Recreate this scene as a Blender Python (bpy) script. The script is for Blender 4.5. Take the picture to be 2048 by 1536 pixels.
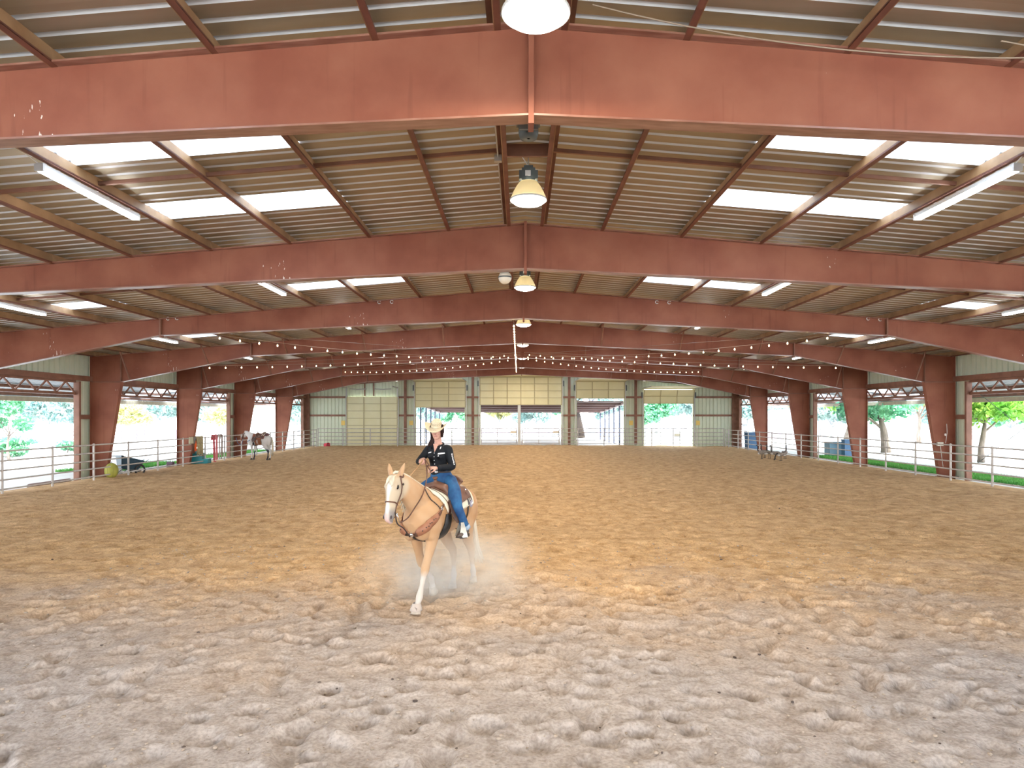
import bpy, bmesh, math, random
import numpy as np
from mathutils import Vector, Matrix
from mathutils.bvhtree import BVHTree

for o in list(bpy.data.objects):
    bpy.data.objects.remove(o, do_unlink=True)
SC = bpy.context.scene
COL = SC.collection
rnd = random.Random(7)
PI = math.pi

# ------------------------------------------------------------------ camera
CAMZ = 2.6
F_PX = 1355.0
cam_d = bpy.data.cameras.new('camera')
cam = bpy.data.objects.new('camera', cam_d)
COL.objects.link(cam)
cam.location = (0, 0, CAMZ)
cam.rotation_euler = (PI / 2, 0, 0)
cam_d.sensor_width = 36.0
cam_d.lens = 36.0 * F_PX / 2048.0
cam_d.shift_x = -16.0 / 2048.0
cam_d.shift_y = 64.0 / 2048.0
cam_d.clip_start = 0.05
cam_d.clip_end = 600
SC.camera = cam

# ------------------------------------------------------------------ world, sun, exposure
SC.view_settings.view_transform = 'Standard'
SC.view_settings.look = 'None'
SC.view_settings.gamma = 1.0
SC.view_settings.use_curve_mapping = False
SC.view_settings.exposure = 0.27
world = bpy.data.worlds.new('world'); SC.world = world
world.use_nodes = True
wn = world.node_tree; wn.nodes.clear()
wout = wn.nodes.new('ShaderNodeOutputWorld')
wbg = wn.nodes.new('ShaderNodeBackground')
wtc = wn.nodes.new('ShaderNodeTexCoord')
wsep = wn.nodes.new('ShaderNodeSeparateXYZ')
wramp = wn.nodes.new('ShaderNodeValToRGB')
wramp.color_ramp.elements[0].position = 0.0
wramp.color_ramp.elements[0].color = (1.0, 0.99, 0.97, 1)
wramp.color_ramp.elements[1].position = 0.7
wramp.color_ramp.elements[1].color = (0.62, 0.80, 1.0, 1)
wn.links.new(wtc.outputs['Generated'], wsep.inputs[0])
wn.links.new(wsep.outputs['Z'], wramp.inputs[0])
wn.links.new(wramp.outputs[0], wbg.inputs[0])
wbg.inputs[1].default_value = 7.0
wn.links.new(wbg.outputs[0], wout.inputs[0])

sun_d = bpy.data.lights.new('sun', 'SUN'); sun_d.energy = 18.0; sun_d.angle = 0.02
sun_d.color = (1.0, 0.95, 0.86)
sun = bpy.data.objects.new('sun', sun_d); COL.objects.link(sun)
sun.rotation_euler = (math.radians(28), math.radians(12), 0)
LAMP_W = 150.0
TUBE_E = 30.0

SC.cycles.use_denoising = True
SC.cycles.use_adaptive_sampling = True
SC.cycles.adaptive_threshold = 0.06
SC.cycles.use_light_tree = False
SC.cycles.adaptive_min_samples = 12
SC.cycles.max_bounces = 5
SC.cycles.diffuse_bounces = 3
SC.cycles.glossy_bounces = 2
SC.cycles.transmission_bounces = 4
SC.cycles.volume_bounces = 1
SC.cycles.volume_step_rate = 2.0
SC.cycles.volume_max_steps = 128
SC.cycles.transparent_max_bounces = 8
SC.cycles.sample_clamp_indirect = 6.0
SC.cycles.caustics_reflective = False
SC.cycles.caustics_refractive = False

# ------------------------------------------------------------------ materials
MATS = {}
def mat(name, col, rough=0.6, metal=0.0, var=0.0, vscale=4.0, col2=None, bump=0.0, bscale=30.0,
        stretch=(1, 1, 1), spec=0.5, emit=None, estr=0.0, detail=4.0, contrast=(0.35, 0.65), translucent=0.0):
    if name in MATS: return MATS[name]
    m = bpy.data.materials.new(name); m.use_nodes = True
    nt = m.node_tree; b = nt.nodes['Principled BSDF']
    b.inputs['Roughness'].default_value = rough
    b.inputs['Metallic'].default_value = metal
    b.inputs['Specular IOR Level'].default_value = spec
    b.inputs['Base Color'].default_value = (*col, 1)
    if emit:
        b.inputs['Emission Color'].default_value = (*emit, 1)
        b.inputs['Emission Strength'].default_value = estr
    tc = mp = None
    if var or col2 or bump:
        tc = nt.nodes.new('ShaderNodeTexCoord')
        mp = nt.nodes.new('ShaderNodeMapping'); mp.inputs['Scale'].default_value = stretch
        nt.links.new(tc.outputs['Object'], mp.inputs[0])
    if var or col2:
        n = nt.nodes.new('ShaderNodeTexNoise'); n.inputs['Scale'].default_value = vscale
        n.inputs['Detail'].default_value = detail
        nt.links.new(mp.outputs[0], n.inputs['Vector'])
        r = nt.nodes.new('ShaderNodeValToRGB')
        r.color_ramp.elements[0].position = contrast[0]; r.color_ramp.elements[1].position = contrast[1]
        c2 = col2 if col2 else tuple(min(1, c * (1 + var)) for c in col)
        c1 = col if col2 else tuple(c * (1 - var) for c in col)
        r.color_ramp.elements[0].color = (*c1, 1); r.color_ramp.elements[1].color = (*c2, 1)
        nt.links.new(n.outputs['Fac'], r.inputs[0])
        nt.links.new(r.outputs[0], b.inputs['Base Color'])
    if bump:
        n2 = nt.nodes.new('ShaderNodeTexNoise'); n2.inputs['Scale'].default_value = bscale
        n2.inputs['Detail'].default_value = 3
        nt.links.new(mp.outputs[0], n2.inputs['Vector'])
        bp = nt.nodes.new('ShaderNodeBump'); bp.inputs['Strength'].default_value = bump
        bp.inputs['Distance'].default_value = 0.02
        nt.links.new(n2.outputs['Fac'], bp.inputs['Height'])
        nt.links.new(bp.outputs[0], b.inputs['Normal'])
    if translucent:
        t = nt.nodes.new('ShaderNodeBsdfTranslucent')
        src = b.inputs['Base Color']
        if src.is_linked: nt.links.new(src.links[0].from_socket, t.inputs[0])
        else: t.inputs[0].default_value = (*col, 1)
        mx = nt.nodes.new('ShaderNodeMixShader'); mx.inputs[0].default_value = translucent
        nt.links.new(b.outputs[0], mx.inputs[1]); nt.links.new(t.outputs[0], mx.inputs[2])
        nt.links.new(mx.outputs[0], nt.nodes['Material Output'].inputs[0])
    MATS[name] = m
    return m

def attr_mat(name, attr, rough=0.7, spec=0.3, bump=0.0, bscale=60, sheen=0.0):
    m = bpy.data.materials.new(name); m.use_nodes = True
    nt = m.node_tree; b = nt.nodes['Principled BSDF']
    a = nt.nodes.new('ShaderNodeAttribute'); a.attribute_name = attr
    nt.links.new(a.outputs['Color'], b.inputs['Base Color'])
    b.inputs['Roughness'].default_value = rough
    b.inputs['Specular IOR Level'].default_value = spec
    if sheen: b.inputs['Sheen Weight'].default_value = sheen
    if bump:
        tc = nt.nodes.new('ShaderNodeTexCoord')
        n2 = nt.nodes.new('ShaderNodeTexNoise'); n2.inputs['Scale'].default_value = bscale
        nt.links.new(tc.outputs['Object'], n2.inputs['Vector'])
        bp = nt.nodes.new('ShaderNodeBump'); bp.inputs['Strength'].default_value = bump
        bp.inputs['Distance'].default_value = 0.01
        nt.links.new(n2.outputs['Fac'], bp.inputs['Height']); nt.links.new(bp.outputs[0], b.inputs['Normal'])
    MATS[name] = m
    return m

def red_steel_mat(name, c1, c2, speck=True):
    """oxide-red primer with mottling, rust runs and pale droppings"""
    m = bpy.data.materials.new(name); m.use_nodes = True
    nt = m.node_tree; L = nt.links; b = nt.nodes['Principled BSDF']
    b.inputs['Roughness'].default_value = 0.62
    b.inputs['Specular IOR Level'].default_value = 0.3
    tc = nt.nodes.new('ShaderNodeTexCoord')
    n = nt.nodes.new('ShaderNodeTexNoise'); n.inputs['Scale'].default_value = 0.9; n.inputs['Detail'].default_value = 6
    L.new(tc.outputs['Object'], n.inputs['Vector'])
    r = nt.nodes.new('ShaderNodeValToRGB')
    r.color_ramp.elements[0].position = 0.36; r.color_ramp.elements[1].position = 0.66
    r.color_ramp.elements[0].color = (*c1, 1); r.color_ramp.elements[1].color = (*c2, 1)
    L.new(n.outputs['Fac'], r.inputs[0])
    # vertical runs
    mp = nt.nodes.new('ShaderNodeMapping'); mp.inputs['Scale'].default_value = (5, 5, 0.35)
    L.new(tc.outputs['Object'], mp.inputs[0])
    n2 = nt.nodes.new('ShaderNodeTexNoise'); n2.inputs['Scale'].default_value = 1.3; n2.inputs['Detail'].default_value = 5
    L.new(mp.outputs[0], n2.inputs['Vector'])
    r2 = nt.nodes.new('ShaderNodeValToRGB')
    r2.color_ramp.elements[0].position = 0.60; r2.color_ramp.elements[1].position = 0.76
    r2.color_ramp.elements[0].color = (0, 0, 0, 1); r2.color_ramp.elements[1].color = (0.5, 0.5, 0.5, 1)
    L.new(n2.outputs['Fac'], r2.inputs[0])
    mx = nt.nodes.new('ShaderNodeMixRGB'); mx.inputs[2].default_value = (c1[0] * .62, c1[1] * .5, c1[2] * .5, 1)
    L.new(r2.outputs[0], mx.inputs[0]); L.new(r.outputs[0], mx.inputs[1])
    last = mx.outputs[0]
    if speck:
        mp3 = nt.nodes.new('ShaderNodeMapping'); mp3.inputs['Scale'].default_value = (26, 26, 7)
        L.new(tc.outputs['Object'], mp3.inputs[0])
        n3 = nt.nodes.new('ShaderNodeTexNoise'); n3.inputs['Scale'].default_value = 1.0; n3.inputs['Detail'].default_value = 2
        L.new(mp3.outputs[0], n3.inputs['Vector'])
        n4 = nt.nodes.new('ShaderNodeTexNoise'); n4.inputs['Scale'].default_value = 0.8; n4.inputs['Detail'].default_value = 1
        L.new(tc.outputs['Object'], n4.inputs['Vector'])
        ad = nt.nodes.new('ShaderNodeMath'); ad.operation = 'MULTIPLY'
        L.new(n3.outputs['Fac'], ad.inputs[0]); L.new(n4.outputs['Fac'], ad.inputs[1])
        r3 = nt.nodes.new('ShaderNodeValToRGB')
        r3.color_ramp.elements[0].position = 0.462; r3.color_ramp.elements[1].position = 0.475
        L.new(ad.outputs[0], r3.inputs[0])
        mx2 = nt.nodes.new('ShaderNodeMixRGB'); mx2.inputs[2].default_value = (0.75, 0.66, 0.58, 1)
        L.new(r3.outputs[0], mx2.inputs[0]); L.new(last, mx2.inputs[1])
        last = mx2.outputs[0]
    L.new(last, b.inputs['Base Color'])
    MATS[name] = m
    return m

M_RED = red_steel_mat('red_oxide_steel', (0.215, 0.066, 0.038), (0.300, 0.112, 0.066))
M_REDP = mat('red_brown_steel', (0.19, 0.085, 0.052), rough=0.6, col2=(0.27, 0.125, 0.08), vscale=2.5)
M_PURLIN = mat('skylit_purlin_steel', (0.30, 0.165, 0.075), rough=0.55, col2=(0.46, 0.28, 0.14), vscale=2.2, contrast=(0.3, 0.7))  # red primer with the golden skylight tint put into its colour
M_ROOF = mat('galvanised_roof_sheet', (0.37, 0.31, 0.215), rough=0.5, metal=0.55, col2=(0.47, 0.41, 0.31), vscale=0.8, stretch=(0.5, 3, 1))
M_RIBW = mat('sky_sheen_roof_rib', (0.72, 0.72, 0.71), rough=0.4, metal=0.3)  # sky reflection along the ribs put into a paler colour
M_WALL = mat('pale_green_wall_sheet', (0.68, 0.75, 0.58), rough=0.5, col2=(0.74, 0.79, 0.63), vscale=1.5)
M_DOOR = mat('cream_door_panel', (0.76, 0.71, 0.44), rough=0.5, col2=(0.80, 0.75, 0.50), vscale=1.2)
M_DOORF = mat('cream_door_stile', (0.50, 0.44, 0.25), rough=0.5)
M_GALV = mat('galvanised_track', (0.50, 0.49, 0.46), rough=0.4, metal=0.6)
M_PIPE = mat('grey_fence_pipe', (0.42, 0.39, 0.37), rough=0.5, col2=(0.58, 0.54, 0.50), vscale=3)
M_WHITE = mat('white_enamel', (0.82, 0.81, 0.78), rough=0.4)
M_CREAM = mat('cream_plastic', (0.76, 0.70, 0.58), rough=0.4)
M_DKGREY = mat('dark_grey_casting', (0.10, 0.12, 0.12), rough=0.5)
M_BLACK = mat('black_rubber', (0.015, 0.015, 0.018), rough=0.6)
M_TAN = mat('tan_beam', (0.50, 0.41, 0.29), rough=0.6, var=0.1)

# ------------------------------------------------------------------ mesh helpers
class MB:
    def __init__(s):
        s.v = []; s.f = []
    def add(s, vs, fs):
        n = len(s.v); s.v.extend([tuple(p) for p in vs]); s.f.extend([tuple(i + n for i in f) for f in fs]); return s
    def box(s, c, d, M=None):
        x, y, z = d[0] / 2, d[1] / 2, d[2] / 2
        vs = [Vector((sx * x, sy * y, sz * z)) for sz in (-1, 1) for sy in (-1, 1) for sx in (-1, 1)]
        if M is not None: vs = [M @ p for p in vs]
        c = Vector(c); vs = [p + c for p in vs]
        return s.add(vs, [(0, 2, 3, 1), (4, 5, 7, 6), (0, 1, 5, 4), (2, 6, 7, 3), (0, 4, 6, 2), (1, 3, 7, 5)])
    def bar(s, p, q, w, h, up=(0, 0, 1)):
        p = Vector(p); q = Vector(q); t = (q - p).normalized(); up = Vector(up)
        sd = t.cross(up)
        if sd.length < 1e-5: sd = t.cross(Vector((1, 0, 0)))
        sd.normalize(); u = sd.cross(t).normalized()
        vs = []
        for e in (p, q):
            for a, b in ((-1, -1), (1, -1), (1, 1), (-1, 1)):
                vs.append(e + sd * (a * w / 2) + u * (b * h / 2))
        return s.add(vs, [(0, 3, 2, 1), (4, 5, 6, 7), (0, 1, 5, 4), (1, 2, 6, 5), (2, 3, 7, 6), (3, 0, 4, 7)])
    def tube(s, pts, r, n=8, caps=True):
        pts = [Vector(p) for p in pts]; rs = r if isinstance(r, (list, tuple)) else [r] * len(pts)
        up = Vector((0, 0, 1)); rings = []
        prev = None
        for i, p in enumerate(pts):
            t = (pts[min(i + 1, len(pts) - 1)] - pts[max(i - 1, 0)]).normalized()
            if prev is None:
                sd = t.cross(up)
                if sd.length < 1e-3: sd = t.cross(Vector((1, 0, 0)))
            else:
                sd = prev - t * prev.dot(t)
                if sd.length < 1e-4: sd = t.cross(up)
            sd.normalize(); prev = sd; u = sd.cross(t)
            rings.append([p + (sd * math.cos(2 * PI * k / n) + u * math.sin(2 * PI * k / n)) * rs[i] for k in range(n)])
        return s.rings(rings, caps)
    def rings(s, rings, caps=True, closed=True):
        n = len(rings[0]); vs = [p for r in rings for p in r]; fs = []
        for i in range(len(rings) - 1):
            for k in range(n if closed else n - 1):
                a = i * n + k; b = i * n + (k + 1) % n
                fs.append((a, b, b + n, a + n))
        if caps and closed:
            fs.append(tuple(reversed(range(n)))); fs.append(tuple(range((len(rings) - 1) * n, len(rings) * n)))
        return s.add(vs, fs)
    def loft(s, st, side=(0, 1, 0), n=16):
        """stations (x,y,z,r_side,r_up)"""
        sd0 = Vector(side); rings = []
        P = [Vector(a[:3]) for a in st]
        for i, a in enumerate(st):
            t = (P[min(i + 1, len(P) - 1)] - P[max(i - 1, 0)]).normalized()
            sd = (sd0 - t * sd0.dot(t)).normalized(); u = t.cross(sd)
            rings.append([P[i] + sd * (a[3] * math.cos(2 * PI * k / n)) + u * (a[4] * math.sin(2 * PI * k / n)) for k in range(n)])
        return s.rings(rings)
    def ell(s, c, r, M=None, nu=16, nv=10):
        rings = []
        for i in range(nv + 1):
            th = PI * (i + 0.02 if i == 0 else (i - 0.02 if i == nv else i)) / nv
            ring = []
            for k in range(nu):
                ph = 2 * PI * k / nu
                p = Vector((r[0] * math.sin(th) * math.cos(ph), r[1] * math.sin(th) * math.sin(ph), -r[2] * math.cos(th)))
                if M is not None: p = M @ p
                ring.append(p + Vector(c))
            rings.append(ring)
        return s.rings(rings)
    def lathe(s, prof, n=24, o=(0, 0, 0), caps=False):
        o = Vector(o)
        rings = [[o + Vector((r * math.cos(2 * PI * k / n), r * math.sin(2 * PI * k / n), z)) for k in range(n)] for r, z in prof]
        return s.rings(rings, caps)
    def prism_y(s, poly, y0, y1):
        n = len(poly)
        vs = [(x, y0, z) for x, z in poly] + [(x, y1, z) for x, z in poly]
        fs = [tuple(range(n)), tuple(reversed(range(n, 2 * n)))]
        for k in range(n):
            a, b = k, (k + 1) % n
            fs.append((a, a + n, b + n, b))
        return s.add(vs, fs)
    def mesh(s, name):
        me = bpy.data.meshes.new(name); me.from_pydata(s.v, [], s.f); me.update()
        bm = bmesh.new(); bm.from_mesh(me); bmesh.ops.recalc_face_normals(bm, faces=bm.faces); bm.to_mesh(me); bm.free()
        return me
    def build(s, name, m, parent=None, smooth=False, loc=None):
        return link(name, s.mesh(name), m, parent, smooth, loc)

def link(name, me, m, parent=None, smooth=False, loc=None):
    if m is not None and not me.materials: me.materials.append(m)
    if smooth: me.polygons.foreach_set('use_smooth', [True] * len(me.polygons))
    o = bpy.data.objects.new(name, me); COL.objects.link(o)
    if parent is not None: o.parent = parent
    if loc is not None: o.location = loc
    return o

def inst(name, me, parent=None, loc=(0, 0, 0), rot=(0, 0, 0), scale=(1, 1, 1)):
    o = bpy.data.objects.new(name, me); COL.objects.link(o)
    if parent is not None: o.parent = parent
    o.location = loc; o.rotation_euler = rot; o.scale = scale
    return o

def tag(o, label=None, cat=None, group=None, kind=None):
    if label: o['label'] = label
    if cat: o['category'] = cat
    if group: o['group'] = group
    if kind: o['kind'] = kind
    return o
def thing(name, label, cat, loc=(0, 0, 0), rz=0.0, group=None, kind=None):
    o = bpy.data.objects.new(name, None); COL.objects.link(o)
    o.empty_display_size = 0.1
    o.location = loc; o.rotation_euler = (0, 0, rz)
    return tag(o, label, cat, group, kind)
def copy_tree(o, parent=None):
    c = o.copy(); COL.objects.link(c)
    if parent is not None: c.parent = parent
    for ch in list(o.children): copy_tree(ch, c)
    return c
def remesh(mb, name, voxel, smooth_it=4, fac=0.5):
    me = mb.mesh(name + '_raw'); o = bpy.data.objects.new('tmp', me); COL.objects.link(o)
    r = o.modifiers.new('r', 'REMESH'); r.mode = 'VOXEL'; r.voxel_size = voxel
    if smooth_it:
        sm = o.modifiers.new('s', 'SMOOTH'); sm.factor = fac; sm.iterations = smooth_it
    dg = bpy.context.evaluated_depsgraph_get(); dg.update()
    out = bpy.data.meshes.new_from_object(o.evaluated_get(dg)); out.name = name
    bpy.data.objects.remove(o, do_unlink=True); bpy.data.meshes.remove(me)
    out.polygons.foreach_set('use_smooth', [True] * len(out.polygons))
    return out
def coords(me):
    a = np.empty(len(me.vertices) * 3, np.float32); me.vertices.foreach_get('co', a); return a.reshape(-1, 3)
def set_colors(me, attr, rgb):
    ca = me.color_attributes.new(attr, 'FLOAT_COLOR', 'POINT')
    a = np.ones((len(me.vertices), 4), np.float32); a[:, :3] = rgb
    ca.data.foreach_set('color', a.ravel())
def sstep(a, b, x):
    t = np.clip((x - a) / (b - a), 0, 1); return t * t * (3 - 2 * t)

# value noise on numpy arrays
_lat = np.random.RandomState(3).rand(256, 256)
def vnoise(x, y):
    xi = np.floor(x).astype(int); yi = np.floor(y).astype(int); fx = x - xi; fy = y - yi
    fx = fx * fx * (3 - 2 * fx); fy = fy * fy * (3 - 2 * fy)
    a = _lat[xi % 256, yi % 256]; b = _lat[(xi + 1) % 256, yi % 256]
    c = _lat[xi % 256, (yi + 1) % 256]; d = _lat[(xi + 1) % 256, (yi + 1) % 256]
    return (a * (1 - fx) + b * fx) * (1 - fy) + (c * (1 - fx) + d * fx) * fy
# ================================================================== building constants
CX = 0.12                       # ridge line
FY = [7.4 + 7.62 * i for i in range(7)]
YEND = 60.75
YBACK = -11.0
XW = 19.4                       # side wall distance from ridge
def roof_z(x):                  # underside of the sheeting, x measured from the ridge
    return CAMZ + 4.47 - abs(x) / 12.0
def gz(x, y):                   # arena surface without hoof marks
    return -0.10 * min(1.0, (abs(x) / 18.5)) ** 2

# ------------------------------------------------------------------ arena floor (sand)
def grow(a, b, s0, s1, r):
    out = [a]; s = s0
    while out[-1] + s < b:
        out.append(out[-1] + s); s = min(s1, s * r)
    out.append(b); return out
ys = [-11 + 0.25 * i for i in range(62)] + grow(4.5, 12.0, 0.028, 0.028, 1)[0:-1] + grow(12.0, 60.9, 0.028, 0.3, 1.012)
xr = grow(0, 5.5, 0.03, 0.03, 1)[:-1] + grow(5.5, 18.6, 0.03, 0.22, 1.03)
xs = [-x for x in reversed(xr[1:])] + xr
XS = np.array(xs); YS = np.array(sorted(set(ys)))
GX, GY = np.meshgrid(XS, YS)
Z = -0.10 * np.minimum(1.0, np.abs(GX) / 18.5) ** 2
Z += 0.10 * (vnoise(GX * .55 + 9, GY * .55) - .5)
Z += 0.035 * (vnoise(GX * 2.3 + 5, GY * 2.3 + 31) - .5) + 0.022 * (vnoise(GX * 5.1, GY * 5.1 + 7) - .5)
Z += 0.010 * (vnoise(GX * 13, GY * 13) - .5) + 0.008 * (vnoise(GX * 29, GY * 29 + 3) - .5)
rs = np.random.RandomState(11)
def stamp(n, x0, x1, y0, y1, ra, rb, dmin, dmax):
    for _ in range(n):
        cx = rs.uniform(x0, x1); cy = rs.uniform(y0, y1); a = rs.uniform(ra, rb); bq = a * rs.uniform(.7, 1.0)
        th = rs.uniform(0, PI); dep = rs.uniform(dmin, dmax)
        i0, i1 = np.searchsorted(YS, [cy - a * 2.1, cy + a * 2.1]); j0, j1 = np.searchsorted(XS, [cx - a * 2.1, cx + a * 2.1])
        if i1 - i0 < 3 or j1 - j0 < 3: continue
        dx = GX[i0:i1, j0:j1] - cx; dy = GY[i0:i1, j0:j1] - cy
        u = (dx * math.cos(th) + dy * math.sin(th)) / a; v = (-dx * math.sin(th) + dy * math.cos(th)) / bq
        r2 = u * u + v * v
        k = -dep / (1 + (r2 / .55) ** 3.0) + dep * 0.22 * np.exp(-((np.sqrt(r2) - 1.3) ** 2) * 8) * (0.7 + 0.5 * np.sin(np.arctan2(v, u) + th * 3))
        Z[i0:i1, j0:j1] += k
stamp(760, -7, 7, 4.5, 11, .09, .17, .045, .085); stamp(500, -7, 7, 4.5, 11, .05, .09, .02, .04)
stamp(2600, -14, 14, 9, 24, .09, .16, .032, .065)
stamp(1500, -18, 18, 20, 45, .14, .30, .02, .045)
edge = sstep(17.0, 18.4, np.abs(GX)); Z = Z * (1 - edge) + edge * (-0.10)
def sand_at(x, y):
    i = min(len(YS) - 1, int(np.searchsorted(YS, y))); j = min(len(XS) - 1, int(np.searchsorted(XS, x)))
    return float(Z[i, j])
ny, nx = GX.shape
V = np.stack([GX, GY, Z], -1).reshape(-1, 3).astype(np.float32)
idx = np.arange(ny * nx).reshape(ny, nx)
Q = np.stack([idx[:-1, :-1], idx[:-1, 1:], idx[1:, 1:], idx[1:, :-1]], -1).reshape(-1, 4)
def np_mesh(name, V, Q):
    me = bpy.data.meshes.new(name); k = Q.shape[1]
    me.vertices.add(len(V)); me.vertices.foreach_set('co', V.astype(np.float32).ravel())
    me.loops.add(Q.size); me.loops.foreach_set('vertex_index', Q.astype(np.int32).ravel())
    me.polygons.add(len(Q)); me.polygons.foreach_set('loop_start', np.arange(0, Q.size, k, dtype=np.int32))
    me.update(calc_edges=True); me.validate(); return me
fm = np_mesh('floor', V, Q)
def sand_mat():
    m = bpy.data.materials.new('arena_sand'); m.use_nodes = True
    nt = m.node_tree; L = nt.links; b = nt.nodes['Principled BSDF']
    b.inputs['Roughness'].default_value = 0.95; b.inputs['Specular IOR Level'].default_value = 0.1
    tc = nt.nodes.new('ShaderNodeTexCoord')
    def noise(scale, detail, w=None):
        n = nt.nodes.new('ShaderNodeTexNoise'); n.inputs['Scale'].default_value = scale; n.inputs['Detail'].default_value = detail
        L.new(tc.outputs['Object'], n.inputs['Vector']); return n
    def ramp(src, p0, c0, p1, c1):
        r = nt.nodes.new('ShaderNodeValToRGB'); r.color_ramp.elements[0].position = p0; r.color_ramp.elements[1].position = p1
        r.color_ramp.elements[0].color = (*c0, 1); r.color_ramp.elements[1].color = (*c1, 1); L.new(src, r.inputs[0]); return r
    # sand colour carries the light: warm lamp tint mid-arena, cool daylight near the camera
    lamp_tint = ramp(noise(2.6, 9).outputs['Fac'], 0.28, (0.44, 0.265, 0.120), 0.70, (0.72, 0.475, 0.255))
    day_tint = ramp(noise(3.2, 9).outputs['Fac'], 0.30, (0.385, 0.335, 0.308), 0.70, (0.485, 0.43, 0.398))
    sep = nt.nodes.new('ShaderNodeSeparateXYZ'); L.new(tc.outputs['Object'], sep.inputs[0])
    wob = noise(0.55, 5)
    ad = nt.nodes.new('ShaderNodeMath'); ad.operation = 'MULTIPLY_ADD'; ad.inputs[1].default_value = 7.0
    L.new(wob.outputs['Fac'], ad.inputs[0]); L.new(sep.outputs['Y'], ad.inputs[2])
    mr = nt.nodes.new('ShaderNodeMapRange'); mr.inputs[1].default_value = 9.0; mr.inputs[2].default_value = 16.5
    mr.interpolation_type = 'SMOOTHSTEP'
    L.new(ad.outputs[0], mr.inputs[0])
    mx = nt.nodes.new('ShaderNodeMixRGB'); L.new(mr.outputs[0], mx.inputs[0]); L.new(day_tint.outputs[0], mx.inputs[1]); L.new(lamp_tint.outputs[0], mx.inputs[2])
    # fine grit
    gr = ramp(noise(34, 4).outputs['Fac'], 0.32, (0.76, 0.75, 0.74), 0.60, (1.07, 1.07, 1.07))
    sp = ramp(noise(6.5, 4).outputs['Fac'], 0.34, (0.80, 0.77, 0.74), 0.48, (1.03, 1.03, 1.03))
    mu0 = nt.nodes.new('ShaderNodeMixRGB'); mu0.blend_type = 'MULTIPLY'; mu0.inputs[0].default_value = 1.0
    L.new(mx.outputs[0], mu0.inputs[1]); L.new(sp.outputs[0], mu0.inputs[2]); mx = mu0
    mul = nt.nodes.new('ShaderNodeMixRGB'); mul.blend_type = 'MULTIPLY'; mul.inputs[0].default_value = 1.0
    L.new(mx.outputs[0], mul.inputs[1]); L.new(gr.outputs[0], mul.inputs[2])
    L.new(mul.outputs[0], b.inputs['Base Color'])
    bn = noise(16, 8); bp = nt.nodes.new('ShaderNodeBump'); bp.inputs['Strength'].default_value = 0.4; bp.inputs['Distance'].default_value = 0.05
    L.new(bn.outputs['Fac'], bp.inputs['Height']); L.new(bp.outputs[0], b.inputs['Normal'])
    MATS['arena_sand'] = m
    return m
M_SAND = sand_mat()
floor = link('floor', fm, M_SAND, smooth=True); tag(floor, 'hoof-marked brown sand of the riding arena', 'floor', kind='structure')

# pebbles and dark clods lying in the near sand
def scatter(name, n, box, r0, r1, m, label, seed):
    q = np.random.RandomState(seed)
    ico = bmesh.new(); bmesh.ops.create_icosphere(ico, subdivisions=1, radius=1.0)
    bv = np.array([v.co[:] for v in ico.verts]); bf = np.array([[v.index for v in f.verts] for f in ico.faces]); ico.free()
    VV = []; FF = []
    for i in range(n):
        y = box[2] + (box[3] - box[2]) * q.rand() ** 1.6; x = q.uniform(box[0], box[1])
        r = r0 + (r1 - r0) * q.rand() ** 3
        s = np.array([q.uniform(.8, 1.5), q.uniform(.8, 1.5), q.uniform(.5, .8)]) * r
        p = bv * s * (1 + 0.25 * (q.rand(len(bv), 1) - .5)); a = q.uniform(0, 6.28)
        p = np.stack([p[:, 0] * math.cos(a) - p[:, 1] * math.sin(a), p[:, 0] * math.sin(a) + p[:, 1] * math.cos(a), p[:, 2]], -1)
        p += np.array([x, y, sand_at(x, y) + r * .25]); FF.append(bf + len(VV) * len(bv)); VV.append(p)
    me = np_mesh(name, np.concatenate(VV), np.concatenate(FF))
    o = link(name, me, m); tag(o, label, name.replace('_', ' ').split()[-1], kind='stuff'); return o
scatter('sand_clods', 5200, (-7, 7, 4.6, 14), .004, .020, mat('pale_clod', (0.38, 0.31, 0.25), rough=0.95, var=.15, vscale=3), 'small pale clods and pebbles strewn over the near sand', 5)
scatter('manure_crumbs', 260, (-9, 9, 4.8, 20), .004, .022, mat('dark_clod', (0.10, 0.075, 0.065), rough=0.9, var=.2, vscale=3), 'dark crumbs scattered in the sand', 6)

# ------------------------------------------------------------------ outside ground
def slab(name, x0, x1, y0, y1, z, m, label, kind='structure', cat=None):
    o = MB().add([(x0, y0, z), (x1, y0, z), (x1, y1, z), (x0, y1, z), (x0, y0, z - .2), (x1, y0, z - .2), (x1, y1, z - .2), (x0, y1, z - .2)],
                 [(0, 1, 2, 3), (7, 6, 5, 4), (0, 4, 5, 1), (1, 5, 6, 2), (2, 6, 7, 3), (3, 7, 4, 0)]).build(name, m)
    return tag(o, label, cat, kind=kind)
M_YARD = mat('pale_gravel_yard', (0.60, 0.56, 0.52), rough=0.9, col2=(0.70, 0.67, 0.63), vscale=0.25, bump=.3, bscale=6)
slab('ground', -160, 160, -40, 260, -0.22, M_YARD, 'pale sunlit gravel yard around the arena', cat='ground')

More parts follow.
